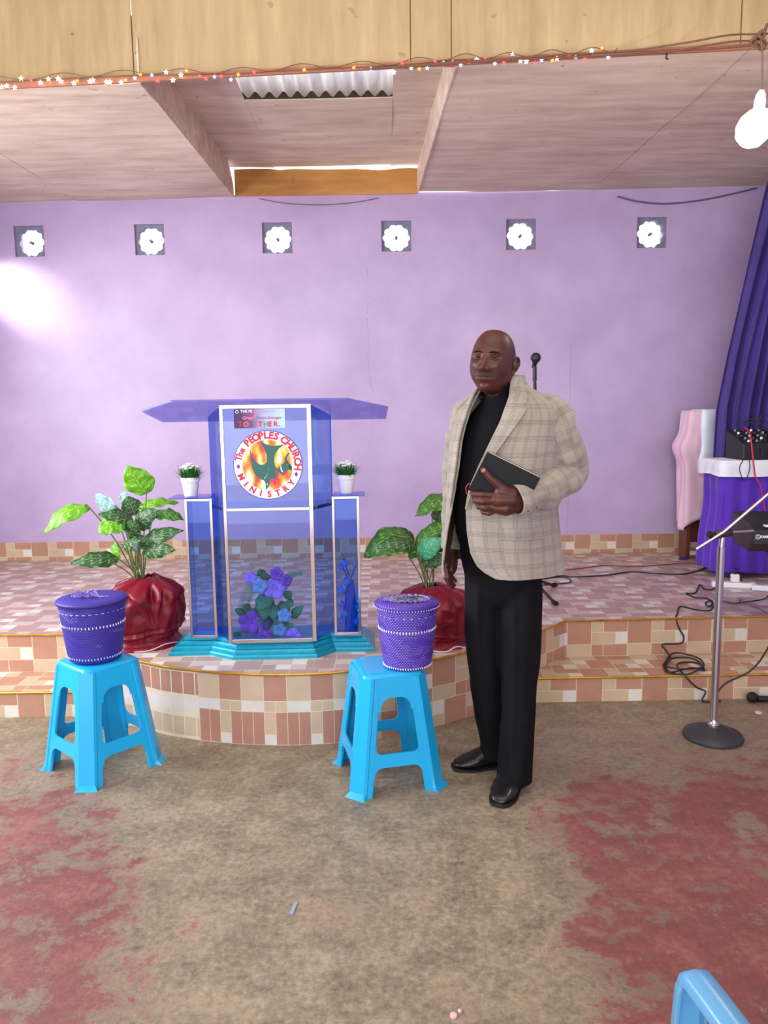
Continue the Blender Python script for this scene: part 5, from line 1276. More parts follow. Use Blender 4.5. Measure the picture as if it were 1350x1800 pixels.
tag(MB().box((-0.006, -0.028, 0.0005), (0.006, 0.028, 0.002), Tr(p.x, p.y, 0) @ RotZ(-0.15)).build('paper_strip', mat('lilac_paper', S(150,150,176), 0.7)), 'small bluish strip of paper on the floor in front of the stools', 'litter')

# ---------------------------------------------------------------- wire sagging along the wall
cable([PX(1085, 345, 5.985), PX(1120, 354, 5.985), PX(1170, 358, 5.985), PX(1230, 352, 5.985), PX(1290, 340, 5.985), PX(1330, 330, 5.98)], 0.006, mat('grey_wire', S(104,84,116), 0.6), 'thin wire sagging along the top of the lavender wall')
cable([PX(455, 349, 5.985), PX(500, 357, 5.985), PX(560, 360, 5.985), PX(620, 356, 5.985), PX(665, 348, 5.985)], 0.003, bpy.data.materials['grey_wire'], 'faint wire hanging on the wall below the ceiling recess')

# ---------------------------------------------------------------- hanging bulb and the wires that carry it
BX, BYY = 1.46, 3.15
bp = PX(1331, 214, BYY)
hb = empty('hanging_light_bulb', tuple(bp), 0, 'lit light bulb hanging on a cord at the upper right', 'light bulb')
bm_ = mat('glowing_glass', S(255,252,240), 0.3, emis=(1, 0.97, 0.90, 1), estr=14)
M_ = Matrix.Rotation(0.45, 4, 'Y')
MB().lathe([(0, -0.098), (0.025, -0.094), (0.050, -0.076), (0.064, -0.042), (0.062, -0.008), (0.046, 0.024), (0.026, 0.045), (0, 0.05)], 28, M=M_).build('glass_bulb', bm_, hb, smooth=180)
MB().lathe([(0, 0.046), (0.021, 0.046), (0.022, 0.075), (0.018, 0.10), (0.010, 0.115), (0, 0.118)], 20, M=Matrix.Rotation(0.10, 4, 'Y')).build('socket', white_pl, hb, smooth=50)
top_ = PX(1336, 60, BYY+0.05)-bp
MB().tube(cr([(0.012, 0, 0.113), (0.012, 0.01, 0.25), tuple(top_)], 6), 0.003, 6).build('cord', mat('brown_cord', S(112,92,70), 0.6), hb, smooth=180)
bl = bpy.data.lights.new('bulb_light', 'POINT'); bl.energy = 16; bl.color = (1, 0.93, 0.78); bl.shadow_soft_size = 0.06
bo = bpy.data.objects.new('bulb_light', bl); COL.objects.link(bo); bo.parent = hb; bo.location = (-0.0, 0, -0.16)
rope = mat('brown_wire', S(112,74,56), 0.7)
tz_ = bp+top_
knot = MB(); random.seed(5)
for i in range(4):
    a = i*1.3; knot.tube(cr([tz_+Vector((0.02*math.cos(a), -0.01, 0.03-0.02*i)), tz_+Vector((0.03*math.cos(a+1), 0.015, 0.0-0.015*i)), tz_+Vector((-0.02*math.cos(a), 0.0, -0.02-0.012*i)), tz_+Vector((0.01, -0.015, 0.01-0.02*i))], 5, True), 0.006, 6)
tag(knot.build('wire_knot', rope, smooth=180), 'dark knot of wires where the bulb cord is tied', 'wire')
def wire(pts, r, lb): return tag(MB().tube(cr(pts, 8), r, 6).build('wire', rope, smooth=180), lb, 'wire', 'loose wires strung along the bulkhead')
bb = lambda px, py: (lambda p: p)(PX(px, py, 3.0))
def onbulk(px, py, off=0.03):
    d = PX(px, py, 1.0)-Vector((0, 0, 1.46)); # intersect the bulkhead plane y = 3.845-0.074(x-0.345) - off
    t = (3.845+0.074*0.345-off)/(d.y+0.074*d.x); return Vector((0, 0, 1.46))+d*t
wire([onbulk(700,116), onbulk(860,105), onbulk(1000,96), onbulk(1100,90), onbulk(1200,76,0.1), onbulk(1280,62,0.3), tz_, onbulk(1400,55,0.5)], 0.004, 'upper loose wire running up to the knot')
wire([onbulk(640,122), onbulk(850,108), onbulk(1050,98), onbulk(1170,92), onbulk(1240,80,0.1), onbulk(1300,72,0.3), tz_+Vector((0, 0, -0.03))], 0.004, 'middle loose wire running along the bulkhead foot to the knot')
wire([onbulk(1040,97), onbulk(1130,92), onbulk(1200,88), onbulk(1270,84), onbulk(1352,76)], 0.005, 'lowest loose wire along the bulkhead foot at right')
cable([onbulk(1165,88), onbulk(1172,93), onbulk(1171,102), onbulk(1175,104)], 0.004, cable_m, 'short dark wire end dangling below the bulkhead')

# ---------------------------------------------------------------- fairy lights
fs_ = empty('fairy_light_string', tuple(onbulk(0, 150)), 0, 'string of tiny coloured fairy lights along the foot of the plywood bulkhead', 'fairy lights')
org = fs_.location
fcol = {'w': (1, 0.9, 0.82), 'o': (1, 0.22, 0.02), 'r': (1, 0.05, 0.06), 'b': (0.35, 0.45, 1), 'g': (0.5, 0.95, 0.85)}
fmat = {k: mat('fairy_'+k, (v[0], v[1], v[2], 1), 0.4, emis=(v[0], v[1], v[2], 1), estr=3.2 if k != 'w' else 5) for k, v in fcol.items()}
FL = [(3,153,'w'),(12,151,'w'),(26,154,'w'),(37,138,'w'),(55,141,'r'),(71,145,'w'),(85,139,'w'),(102,138,'w'),(107,143,'w'),(130,146,'w'),(136,142,'o'),(158,143,'w'),(163,141,'w'),(187,144,'w'),(193,144,'w'),(213,145,'w'),(221,141,'o'),(237,137,'b'),(247,131,'o'),(267,132,'b'),(277,142,'r'),(292,127,'g'),(304,141,'w'),(318,132,'w'),(328,124,'o'),(351,134,'r'),(362,138,'r'),(377,135,'b'),(389,134,'r'),(406,140,'b'),(419,131,'o'),(447,127,'r'),(535,123,'o'),(622,119,'o'),(652,121,'b'),(692,127,'w'),(707,111,'r'),(723,120,'b'),(737,121,'o'),(751,120,'b'),(765,107,'r'),(780,110,'b'),(796,109,'o'),(810,114,'b'),(824,109,'o'),(838,105,'g'),(853,103,'r'),(870,112,'b'),(886,110,'r'),(901,95,'b'),(915,107,'w'),(925,108,'w'),(941,110,'r'),(952,106,'b'),(971,106,'o'),(979,103,'w'),(1000,98,'r'),(1012,100,'b'),(1028,104,'r'),(1040,89,'g'),(1058,85,'o'),(1069,101,'b')]
pts = [onbulk(x, y-4 if i % 2 else y-2, 0.022)-org for i, (x, y, c) in enumerate(FL)]
base_line = cr([onbulk(x, y, 0.020)-org for x, y in [(-20,146),(120,138),(260,132),(400,130),(540,122),(680,116),(800,106),(900,103),(1000,96),(1085,92)]], 12)
MB().tube(base_line, 0.0025, 5).build('wire', rope, fs_, smooth=180)
MB().tube([p+Vector((0, -0.006, 0.012+0.012*math.sin(i*0.7))) for i, p in enumerate(base_line)], 0.002, 5).build('wire', rope, fs_, smooth=180)
for (x, y, c) in FL:
    p = onbulk(x, y, 0.026)-org; r = 0.0135 if c in 'wg' else 0.011
    mb = MB(); N = 5
    star = []
    for i in range(10):
        a = PI/2+i*PI/5; q = r*(1.0 if i % 2 == 0 else 0.45); star.append((q*math.cos(a), q*math.sin(a)))
    mb.add([p+Vector((sx, 0, sz)) for sx, sz in star]+[p+Vector((0, -0.005, 0)), p+Vector((0, 0.005, 0))], [(i, (i+1) % 10, 10) for i in range(10)]+[((i+1) % 10, i, 11) for i in range(10)])
    mb.build('light_star', fmat[c], fs_)
# ---------------------------------------------------------------- the man
MX, MY = 0.42, 2.88
man = empty('person', (MX, MY, 0), 0, 'standing man in a checked beige blazer, black turtleneck and trousers, holding a black book', 'person')
PHI = math.radians(-35); cphi, sphi = math.cos(PHI), math.sin(PHI)
def L2W(x, y): return (x*cphi-y*sphi, x*sphi+y*cphi)
skin = bpy.data.materials.new('brown_skin'); skin.use_nodes = True; nt = NT(skin)
obj_co = nt.new('ShaderNodeTexCoord').outputs['Object']
HC = Vector((-0.022, -0.085, 1.622))           # head centre
HM = Matrix.Translation(HC) @ Matrix.Rotation(math.radians(-27), 4, 'Z') @ Matrix.Rotation(math.radians(5), 4, 'Y') @ Matrix.Rotation(math.radians(-5), 4, 'X')
def near(p, rad, soft, sc=(1, 1, 1)):
    P = HM @ Vector(p)
    sb = nt.new('ShaderNodeVectorMath', operation='SUBTRACT'); nt.l.new(obj_co, sb.inputs[0]); sb.inputs[1].default_value = P
    ml = nt.new('ShaderNodeVectorMath', operation='MULTIPLY'); nt.l.new(sb.outputs[0], ml.inputs[0]); ml.inputs[1].default_value = sc
    ln = nt.new('ShaderNodeVectorMath', operation='LENGTH'); nt.l.new(ml.outputs[0], ln.inputs[0])
    return nt.M('MULTIPLY', nt.M('SUBTRACT', rad+soft, ln.outputs['Value']), 1/soft, clamp=True)
c = nt.ramp(nt.noise(14, 5), [(0.3, S(64,30,24)), (0.7, S(87,42,33))])
c = nt.mix(nt.M('MULTIPLY', near((0, 0.05, 0.06), 0.085, 0.03), 0.55), c, S(48,31,29))        # shaved scalp
c = nt.mix(nt.M('MULTIPLY', near((0, -0.09, -0.056), 0.020, 0.012, (0.8, 1, 1.5)), 0.7), c, S(66,36,36))   # lips
c = nt.mix(nt.M('MULTIPLY', near((0, -0.098, -0.044), 0.010, 0.014, (0.5, 1, 2.0)), 0.5), c, S(40,24,22))    # faint moustache
c = nt.mix(nt.M('MULTIPLY', near((0, -0.100, -0.0645), 0.004, 0.010, (0.45, 1, 1.5)), 0.7), c, S(128,74,70))  # pinkish lower lip with its highlight painted into the colour
nt.col(c); nt.set(nt.b.inputs['Roughness'], nt.M('ADD', 0.46, nt.M('MULTIPLY', near((0, -0.098, -0.050), 0.016, 0.02, (0.6, 1, 1.2)), 0.3))); nt.b.inputs['Specular IOR Level'].default_value = 0.42
nt.b.inputs['Subsurface Weight'].default_value = 0.08; nt.b.inputs['Subsurface Radius'].default_value = (0.02, 0.006, 0.003)
nt.bump(nt.noise(260, 3), 0.06, 0.001)

def head_mesh():
    NU, NV = 150, 110; V_ = []
    g = lambda x, s: math.exp(-(x/s)**2)
    for j in range(NV+1):
        th = PI*j/NV
        for i in range(NU):
            ph = 2*PI*i/NU
            dx, dy, dz = math.sin(th)*math.sin(ph), -math.sin(th)*math.cos(ph), math.cos(th)
            f = max(0, -dy); bk = max(0, dy); lo = max(0, -dz); up = max(0, dz)
            hs_ = math.hypot(dx, dy); q_ = (hs_**0.76)/max(hs_, 1e-4) if dz > 0 else 1
            x = 0.0765*dx*q_*(1+0.03*up); y = 0.097*dy*q_; z = 0.117*dz
            x *= 1-0.26*lo**1.6; x *= 1+0.03*math.exp(-((dz-0.25)/0.4)**2)*bk
            y *= (1-0.42*lo**1.3*(bk > 0)*min(1, bk*2)) if dy > 0 else (0.93-0.02*up+0.03*lo)
            # jaw and cheek fullness
            x += math.copysign(0.006*g(dz+0.45, 0.28), dx)*abs(dx)**0.5
            # flatten face slightly
            if dy < 0: y = -0.092*((abs(dy)*q_)**0.80)*(1-0.03*up)
            if dz < -0.86: z += 0.006
            # features on the front
            if dy < 0:
                w_ = min(1, f*2.2)
                d = 0
                br = 0.0+0.0150*g(x, 0.0110)*max(0, min(1, (0.024-z)/0.040))*(1 if z > -0.034 else g(z+0.034, 0.006))
                d += br
                d += 0.0100*g(x, 0.0145)*g(z+0.026, 0.010)
                for s in (-1, 1):
                    d += 0.0110*g(x-s*0.0180, 0.0070)*g(z+0.030, 0.0075)
                    d -= 0.0105*g(x-s*0.0315, 0.0165)*g(z-0.0105, 0.0105)
                    d += 0.0055*g(x-s*0.030, 0.022)*g(z-0.030, 0.0075)
                    d += 0.006*g(x-s*0.044, 0.020)*g(z+0.016, 0.017)
                    d += 0.0030*g(x-s*0.0315, 0.013)*g(z-0.0195, 0.0035)
                    d += 0.0028*g(x-s*0.0315, 0.013)*g(z-0.0015, 0.0035)
                    d -= 0.0035*g(x-s*(0.028+0.25*max(0, -0.03-z)), 0.0045)*g(z+0.045, 0.014)
                    d -= 0.004*g(x-s*0.0065, 0.004)*g(z+0.0385, 0.003)
                d += 0.0042*g(x, 0.028)*g(z+0.056, 0.018)
                d += 0.0042*g(x, 0.021)*g(z+0.0520, 0.0045)
                d += 0.0080*g(x, 0.019)*g(z+0.0640, 0.0055)
                d -= 0.0070*g(x, 0.025)*g(z+0.0575, 0.0026)
                d -= 0.0045*g(x, 0.018)*g(z+0.077, 0.006)
                d += 0.009*g(x, 0.022)*g(z+0.098, 0.015)
                y -= d*w_
            V_.append(HM @ Vector((x, y, z)))
    F_ = [(j*NU+i, j*NU+(i+1) % NU, (j+1)*NU+(i+1) % NU, (j+1)*NU+i) for j in range(NV) for i in range(NU)]
    return V_, [f[::-1] for f in F_]

def body_mesh():
    mb = MB()
    mb.add(*head_mesh())
    for s in (-1, 1):      # ears
        c0 = HM @ Vector((s*0.074, 0.010, -0.008))
        pts = [Vector((s*0.071, -0.004, 0.016)), Vector((s*0.082, 0.004, 0.026)), Vector((s*0.087, 0.018, 0.022)), Vector((s*0.088, 0.024, 0.004)), Vector((s*0.084, 0.016, -0.014)), Vector((s*0.078, 0.004, -0.028)), Vector((s*0.072, -0.002, -0.030))]
        mb.blob([HM @ p for p in cr(pts, 4)], 0.0048, 10)
        mb.ball(HM @ Vector((s*0.079, 0.010, 0.002)), 0.0125, 12, 8, (0.62, 1.15, 2.1))
        mb.ball(HM @ Vector((s*0.079, 0.000, -0.028)), 0.0065, 10, 6, (0.8, 1, 1.3))
    mb.blob([(0.035, -0.005, 1.46), (0.015, -0.035, 1.53), (-0.005, -0.055, 1.58)], [0.064, 0.058, 0.058], 24)
    mb.blob([(-0.022, -0.088, 1.555), (-0.012, -0.05, 1.56)], [0.040, 0.055], 20)
    # torso, arms, legs under the clothes
    def ell(zz, cx, cy, a, b, n=32):
        return [(*[q+w for q, w in zip(L2W(a*math.sin(2*PI*i/n), -b*math.cos(2*PI*i/n)), (cx, cy))], zz) for i in range(n)]
    mb.rings([ell(0.86, 0.03, 0.02, 0.12, 0.09), ell(0.95, 0.03, 0.0, 0.15, 0.12), ell(1.1, 0.03, 0.0, 0.155, 0.14), ell(1.25, 0.035, 0.0, 0.16, 0.13), ell(1.38, 0.045, 0.01, 0.165, 0.10), ell(1.44, 0.05, 0.01, 0.14, 0.075), ell(1.49, 0.04, 0.0, 0.07, 0.06)])
    mb.blob([(0.19, -0.09, 1.42), (0.255, -0.065, 1.29), (0.272, -0.06, 1.237)], [0.045, 0.04, 0.038])
    mb.blob([(0.272, -0.06, 1.237), (0.16, -0.172, 1.175), (0.055, -0.243, 1.145)], [0.038, 0.034, 0.027])
    mb.blob([(-0.10, 0.115, 1.42), (-0.125, 0.19, 1.18)], [0.045, 0.038])
    mb.blob([(-0.125, 0.19, 1.18), (-0.150, 0.16, 0.90)], [0.038, 0.025])
    mb.blob([(0.09, -0.03, 0.88), (0.095, -0.04, 0.45), (0.075, -0.05, 0.09)], [0.08, 0.05, 0.035])
    mb.blob([(-0.02, 0.04, 0.88), (-0.03, 0.06, 0.45), (0.015, 0.12, 0.09)], [0.08, 0.05, 0.035])
    mb.blob([(0.075, -0.05, 0.09), (0.055, -0.09, 0.045)], [0.030, 0.018]); mb.blob([(0.015, 0.12, 0.09), (-0.015, 0.118, 0.045)], [0.030, 0.018])
    # ---- his left hand: back of the hand to the viewer, thumb up over the cover, fingers round the lower corner
    wr = Vector((0.050, -0.246, 1.146))
    mb.blob([wr+Vector((0.02, 0.004, 0.003)), Vector((0.018, -0.262, 1.150)), Vector((-0.030, -0.270, 1.152))], [0.028, 0.031, 0.027], 20)
    mb.blob([wr+Vector((0.01, 0, -0.012)), Vector((-0.005, -0.264, 1.122)), Vector((-0.040, -0.266, 1.126))], [0.024, 0.027, 0.020], 18)
    mb.blob([Vector((0.02, -0.264, 1.168)), Vector((-0.020, -0.270, 1.180))], [0.026, 0.022], 18)
    # thumb
    mb.blob([Vector((0.012, -0.268, 1.172)), Vector((-0.028, -0.272, 1.202)), Vector((-0.058, -0.279, 1.228)), Vector((-0.082, -0.279, 1.256))], [0.021, 0.0165, 0.0125, 0.0105], 16)
    # fingers: knuckle, middle joint, tip curling behind the corner
    kn_ = [((-0.040, -0.270, 1.168), (-0.085, -0.278, 1.172), (-0.112, -0.258, 1.172), (-0.112, -0.232, 1.172)),
           ((-0.044, -0.270, 1.150), (-0.082, -0.280, 1.149), (-0.107, -0.260, 1.150), (-0.106, -0.232, 1.152)),
           ((-0.044, -0.266, 1.131), (-0.072, -0.276, 1.126), (-0.095, -0.258, 1.128), (-0.094, -0.232, 1.132)),
           ((-0.040, -0.258, 1.114), (-0.060, -0.266, 1.105), (-0.078, -0.250, 1.108), (-0.078, -0.228, 1.112))]
    rr_ = [0.0115, 0.0115, 0.0105, 0.0092]
    for k_, r in zip(kn_, rr_): mb.blob([Vector(p) for p in k_], [r*1.15, r, r*0.92, r*0.85], 14)
    # ---- his right hand, hanging relaxed below the blazer
    mb.blob([(-0.150, 0.160, 0.90), (-0.156, 0.146, 0.862), (-0.158, 0.136, 0.830)], [0.024, 0.028, 0.026], 18)
    mb.blob([(-0.150, 0.166, 0.855), (-0.150, 0.158, 0.828)], [0.026, 0.022], 16)
    fr_ = [(-0.172, 0.120), (-0.164, 0.138), (-0.156, 0.156), (-0.148, 0.172)]
    for k, (fx, fy) in enumerate(fr_):
        l = [0.066, 0.074, 0.068, 0.054][k]; r = [0.0095, 0.0098, 0.0092, 0.0082][k]
        mb.blob([(fx+0.004, fy, 0.826), (fx-0.006, fy-0.004, 0.826-l*0.42), (fx+0.004, fy-0.004, 0.826-l*0.75), (fx+0.016, fy, 0.826-l)], [r*1.1, r, r*0.92, r*0.8], 14)
    mb.blob([(-0.165, 0.132, 0.868), (-0.178, 0.106, 0.835), (-0.170, 0.098, 0.802)], [0.016, 0.0115, 0.0095], 14)
    return modmesh(mb.mesh(), [('REMESH', dict(mode='VOXEL', voxel_size=0.0023)), ('SMOOTH', dict(factor=0.5, iterations=2))])
body = link_mesh('body', body_mesh(), skin, man, smooth=180)

# eyes, brows, nails
eye_w = mat('eye_white', S(160,138,132), 0.35); iris = mat('dark_iris', S(14,7,6), 0.4, spec=0.15)
for s in (-1, 1):
    ec = Vector((s*0.0315, -0.0705, 0.0105))
    e = MB().ball((0, 0, 0), 0.0125, 20, 14); me = e.mesh(); me.transform(HM @ Matrix.Translation(ec)); eo = link_mesh('eye', me, eye_w, man, smooth=180)
    gd = Vector((0.06, -1, 0.02)).normalized(); q = gd.to_track_quat('Z', 'Y').to_matrix().to_4x4()
    me = MB().lathe([(0, 0.0100), (0.0078, 0.0100), (0.0075, 0.0108), (0.004, 0.0129), (0, 0.0134)], 18).mesh(); me.transform(HM @ Matrix.Translation(ec) @ q); link_mesh('iris', me, iris, eo, smooth=180)
lid_m = mat('eyelid_skin', S(74,36,29), 0.42)
brow = mat('eyebrow_hair', S(26,14,12), 0.95, spec=0.05)
for s in (-1, 1):
    for (dz_, r_, zz_) in ((0.0054, 0.0030, 1), (-0.0050, 0.0022, -1)):
        P_ = []
        for i in range(13):
            a = -1.15+2.3*i/12; q_ = 0.0142
            P_.append(HM @ (Vector((s*0.0315, -0.0705, 0.0105))+Vector((q_*math.sin(a), -q_*math.cos(a)*0.93, dz_*math.cos(a*1.05)))))
        mb = MB(); mb.tube(P_, [r_*(0.45+0.55*math.sin(PI*i_/12)) for i_ in range(13)], 8); mb.build('eyelid', lid_m, man, smooth=180)
    P_ = [HM @ Vector((s*x, y, z)) for x, y, z in ((0.014, -0.0945, 0.0255), (0.024, -0.0935, 0.0290), (0.036, -0.0885, 0.0295), (0.049, -0.0780, 0.0255))]
    P_ = cr(P_, 6); mb = MB(); mb.tube(P_, [(0.0012, 0.0028*math.sin(PI*(0.12+0.80*i_/(len(P_)-1)))) for i_ in range(len(P_))], 8); mb.build('eyebrow', brow, man, smooth=180)
nail = mat('finger_nail', S(168,110,98), 0.3)
mb = MB(); mb.ball((0, 0, 0), 0.0075, 12, 8, (0.75, 0.28, 1.1)); me = mb.mesh(); me.transform(Tr(-0.0815, -0.2885, 1.2555) @ Matrix.Rotation(0.7, 4, 'Y')); link_mesh('thumb_nail', me, nail, man, smooth=180)

# ---- clothes
def suit_mat():
    m = bpy.data.materials.new('checked_wool'); m.use_nodes = True; n = NT(m)
    uv = n.new('ShaderNodeTexCoord').outputs['UV']; sp = n.new('ShaderNodeSeparateXYZ'); n.l.new(uv, sp.inputs[0])
    def lines(c, per, ps, w_):
        f = n.M('FRACT', n.M('MULTIPLY', c, 1/per)); o = None
        for p in ps:
            k = n.M('LESS_THAN', n.M('ABSOLUTE', n.M('SUBTRACT', f, p)), w_)
            o = k if o is None else n.M('MAXIMUM', o, k)
        return o
    a = lines(sp.outputs[0], 0.056, (.08, .17, .26, .35), 0.013); b = lines(sp.outputs[1], 0.056, (.08, .17, .26, .35), 0.013)
    a2 = lines(sp.outputs[0], 0.056, (.62, .74), 0.010); b2 = lines(sp.outputs[1], 0.056, (.66,), 0.010)
    wv = n.noise(9, 3); wc = n.ramp(wv, [(0.3, S(140,131,120)), (0.7, S(157,149,138))])
    ff = n.M('FRACT', n.M('MULTIPLY', sp.outputs[0], 1/0.0022)); 
    c = n.mix(n.M('MULTIPLY', n.M('MAXIMUM', a, b), 0.6), wc, S(66,48,42)); c = n.mix(n.M('MULTIPLY', n.M('MAXIMUM', a2, b2), 0.25), c, S(110,88,76))
    n.col(c); n.b.inputs['Roughness'].default_value = 0.75; n.b.inputs['Sheen Weight'].default_value = 0.25
    n.bump(n.noise(500, 2), 0.15, 0.001)
    return m
suit = suit_mat()
lining = mat('brown_lining', S(84,70,62), 0.6); knit = mat('black_knit', S(9,9,14), 0.85, spec=0.15, bump=0.15, bscale=600)
trous = mat('black_wool', S(7,8,12), 0.75, spec=0.2, bump=0.1, bscale=500)

CT = [(0.82, (0.03, 0.0)), (1.20, (0.03, 0.0)), (1.42, (0.050, 0.0)), (1.50, (0.045, -0.004)), (1.54, (0.034, -0.014)), (1.60, (0.022, -0.026))]
# z: EL, front-left 45, side, back, front-right, ER  (coordinates round the body axis, chest towards -y)
JT = [(0.862, (0.075, -0.205, 0.165, -0.165, 0.232, 0.150, -0.150, -0.185, -0.118, -0.240)),
      (0.880, (0.035, -0.212, 0.165, -0.165, 0.230, 0.150, -0.150, -0.185, -0.122, -0.242)),
      (0.905, (0.002, -0.215, 0.162, -0.165, 0.227, 0.148, -0.150, -0.180, -0.124, -0.240)),
      (0.950, (-0.022, -0.217, 0.160, -0.165, 0.222, 0.145, -0.150, -0.175, -0.120, -0.236)),
      (1.020, (-0.034, -0.218, 0.158, -0.168, 0.214, 0.138, -0.150, -0.170, -0.112, -0.230)),
      (1.100, (-0.038, -0.220, 0.158, -0.170, 0.208, 0.130, -0.150, -0.165, -0.098, -0.222)),
      (1.180, (-0.020, -0.220, 0.158, -0.166, 0.206, 0.130, -0.152, -0.160, -0.088, -0.215)),
      (1.260, (0.005, -0.212, 0.160, -0.158, 0.208, 0.134, -0.155, -0.150, -0.085, -0.205)),
      (1.340, (0.030, -0.196, 0.160, -0.140, 0.212, 0.136, -0.158, -0.135, -0.090, -0.185)),
      (1.410, (0.048, -0.172, 0.155, -0.112, 0.212, 0.130, -0.155, -0.110, -0.094, -0.158)),
      (1.455, (0.055, -0.148, 0.145, -0.088, 0.204, 0.118, -0.145, -0.088, -0.092, -0.132)),
      (1.485, (0.057, -0.124, 0.128, -0.070, 0.180, 0.104, -0.128, -0.070, -0.088, -0.112)),
      (1.510, (0.057, -0.103, 0.105, -0.056, 0.140, 0.092, -0.105, -0.056, -0.080, -0.092)),
      (1.532, (0.055, -0.084, 0.082, -0.042, 0.100, 0.082, -0.082, -0.042, -0.068, -0.074)),
      (1.552, (0.055, -0.066, 0.071, -0.030, 0.080, 0.076, -0.071, -0.030, -0.060, -0.060)),
      (1.572, (0.056, -0.052, 0.068, -0.022, 0.074, 0.074, -0.068, -0.022, -0.058, -0.050))]
def jrow(z, off=0.0):
    t = lerp(JT, z); cx, cy = lerp(CT, z); ex, ey, fx, fy, sd, bk, gx, gy, hx_, hy_ = t
    pts = [(ex, ey), ((ex+fx)/2+0.008, (ey+fy)/2-0.010), (fx, fy), (sd*0.96, -0.06*sd/0.2), (sd, 0.035*sd/0.2), (sd*0.78, bk*0.72), (sd*0.4, bk*0.97), (0, bk), (-sd*0.4, bk*0.97), (-sd*0.78, bk*0.72), (-sd, 0.035*sd/0.2), (-sd*0.93, -0.08*sd/0.2), (gx, gy), ((gx+hx_)/2-0.003, (gy+hy_)/2-0.006), (hx_, hy_)]
    c = cr([(x, y, 0) for x, y in pts], 8)
    out = []
    for i, p in enumerate(c):
        a = math.atan2(p.x, -p.y); u = i/(len(c)-1)
        # drape folds: soft vertical ripples and pull lines
        f = 0.0045*noise.noise(Vector((u*16, z*2.2, 1)))+0.004*noise.noise(Vector((u*7, z*7, 4)))
        f *= min(1, max(0, (1.50-z)/0.1))
        r = p.length; k = (r+f+off)/r
        x, y = L2W(p.x*k, p.y*k); out.append(Vector((x+cx, y+cy, z)))
    return out
zs = [0.862+(1.572-0.862)*i/70 for i in range(71)]
def sheet_from(rows, uv0=None):
    mb = MB(); n = len(rows[0]); vs = [p for r in rows for p in r]; us = []
    UV = []
    ref = [0]
    mid = rows[len(rows)//3]
    for j in range(1, n): ref.append(ref[-1]+(mid[j]-mid[j-1]).length)
    for r in rows:
        for j, p in enumerate(r): UV.append((ref[j], p.z))
    fs = [(i*n+j, i*n+j+1, (i+1)*n+j+1, (i+1)*n+j) for i in range(len(rows)-1) for j in range(n-1)]
    mb.add(vs, fs, [[UV[k] for k in f] for f in fs]); return mb
jm = sheet_from([jrow(z) for z in zs]).mesh()
for m_ in (suit, lining): jm.materials.append(m_)
jo = bpy.data.objects.new('tmp', jm); COL.objects.link(jo)
md = jo.modifiers.new('s', 'SOLIDIFY'); md.thickness = 0.005; md.offset = -1; md.material_offset = 1; md.material_offset_rim = 0
# make normals point outwards before thickening
bm = bmesh.new(); bm.from_mesh(jm)
if sum(f.normal.dot(f.calc_center_median()-Vector((0.03, 0, f.calc_center_median().z))) for f in bm.faces) < 0: bmesh.ops.reverse_faces(bm, faces=bm.faces)
bm.to_mesh(jm); bm.free()
dg = bpy.context.evaluated_depsgraph_get(); jm2 = bpy.data.meshes.new_from_object(jo.evaluated_get(dg)); bpy.data.objects.remove(jo)
jacket = bpy.data.objects.new('blazer', jm2); COL.objects.link(jacket); jacket.parent = man
for p in jm2.polygons: p.use_smooth = True
set_sharp(jm2, 60)
# lapels with notch, collar behind the neck
def lapel(side, ztop_l, zbot, wt):
    rows = []
    N = 36
    for i in range(N+1):
        z = zbot+(ztop_l-zbot)*i/N
        r = jrow(z, 0.0045+0.004*math.sin(PI*i/N))
        if side < 0: r = r[::-1]
        w_ = lerp(wt, z); L_ = 0; out = []; K = 10; acc = [0]
        for a, b in zip(r, r[1:]): acc.append(acc[-1]+(b-a).length)
        for k in range(K+1):
            t = w_*k/K; j = 0
            while j < len(acc)-2 and acc[j+1] < t: j += 1
            f = (t-acc[j])/max(1e-6, acc[j+1]-acc[j]); out.append(r[j]*(1-f)+r[j+1]*f)
        rows.append(out)
    mb = MB(); n = len(rows[0]); vs = [p for q in rows for p in q]
    UV = [(0.03+0.09*0+wt[0][1]+k*lerp(wt, zbot+(ztop_l-zbot)*i/N)/10, (zbot+(ztop_l-zbot)*i/N)*1.0) for i in range(N+1) for k in range(n)]
    fs = [(i*n+j, i*n+j+1, (i+1)*n+j+1, (i+1)*n+j) for i in range(N) for j in range(n-1)]
    if side < 0: fs = [f[::-1] for f in fs]
    mb.add(vs, fs, [[UV[k] for k in f] for f in fs])
    me = modmesh(mb.mesh(), [('SOLIDIFY', dict(thickness=0.006, offset=1))])
    return link_mesh('lapel', me, suit, jacket, smooth=50)
WL = [(1.10, 0.004), (1.18, 0.016), (1.30, 0.040), (1.40, 0.062), (1.462, 0.078), (1.468, 0.080), (1.472, 0.060)]
lapel(1, 1.472, 1.11, WL)
lapel(1, 1.578, 1.473, [(1.473, 0.066), (1.50, 0.066), (1.54, 0.060), (1.578, 0.050)])
lapel(-1, 1.472, 1.11, WL)
lapel(-1, 1.578, 1.473, [(1.473, 0.056), (1.50, 0.056), (1.54, 0.055), (1.578, 0.050)])
rows = []
for k in range(7):
    t = k/6; ring = []
    for i in range(41):
        a = math.radians(40+280*i/40); rad = 0.074+0.012*t; cx, cy = lerp(CT, 1.575-0.03*t)
        x, y = L2W(rad*1.0*math.sin(a), -rad*1.02*math.cos(a)); ring.append(Vector((x+cx, y+cy, 1.585-0.048*t-0.004*math.sin(a)**2)))
    rows.append(ring)
mb = sheet_from(rows); me = modmesh(mb.mesh(), [('SOLIDIFY', dict(thickness=0.005, offset=0))]); link_mesh('collar', me, suit, jacket, smooth=50)
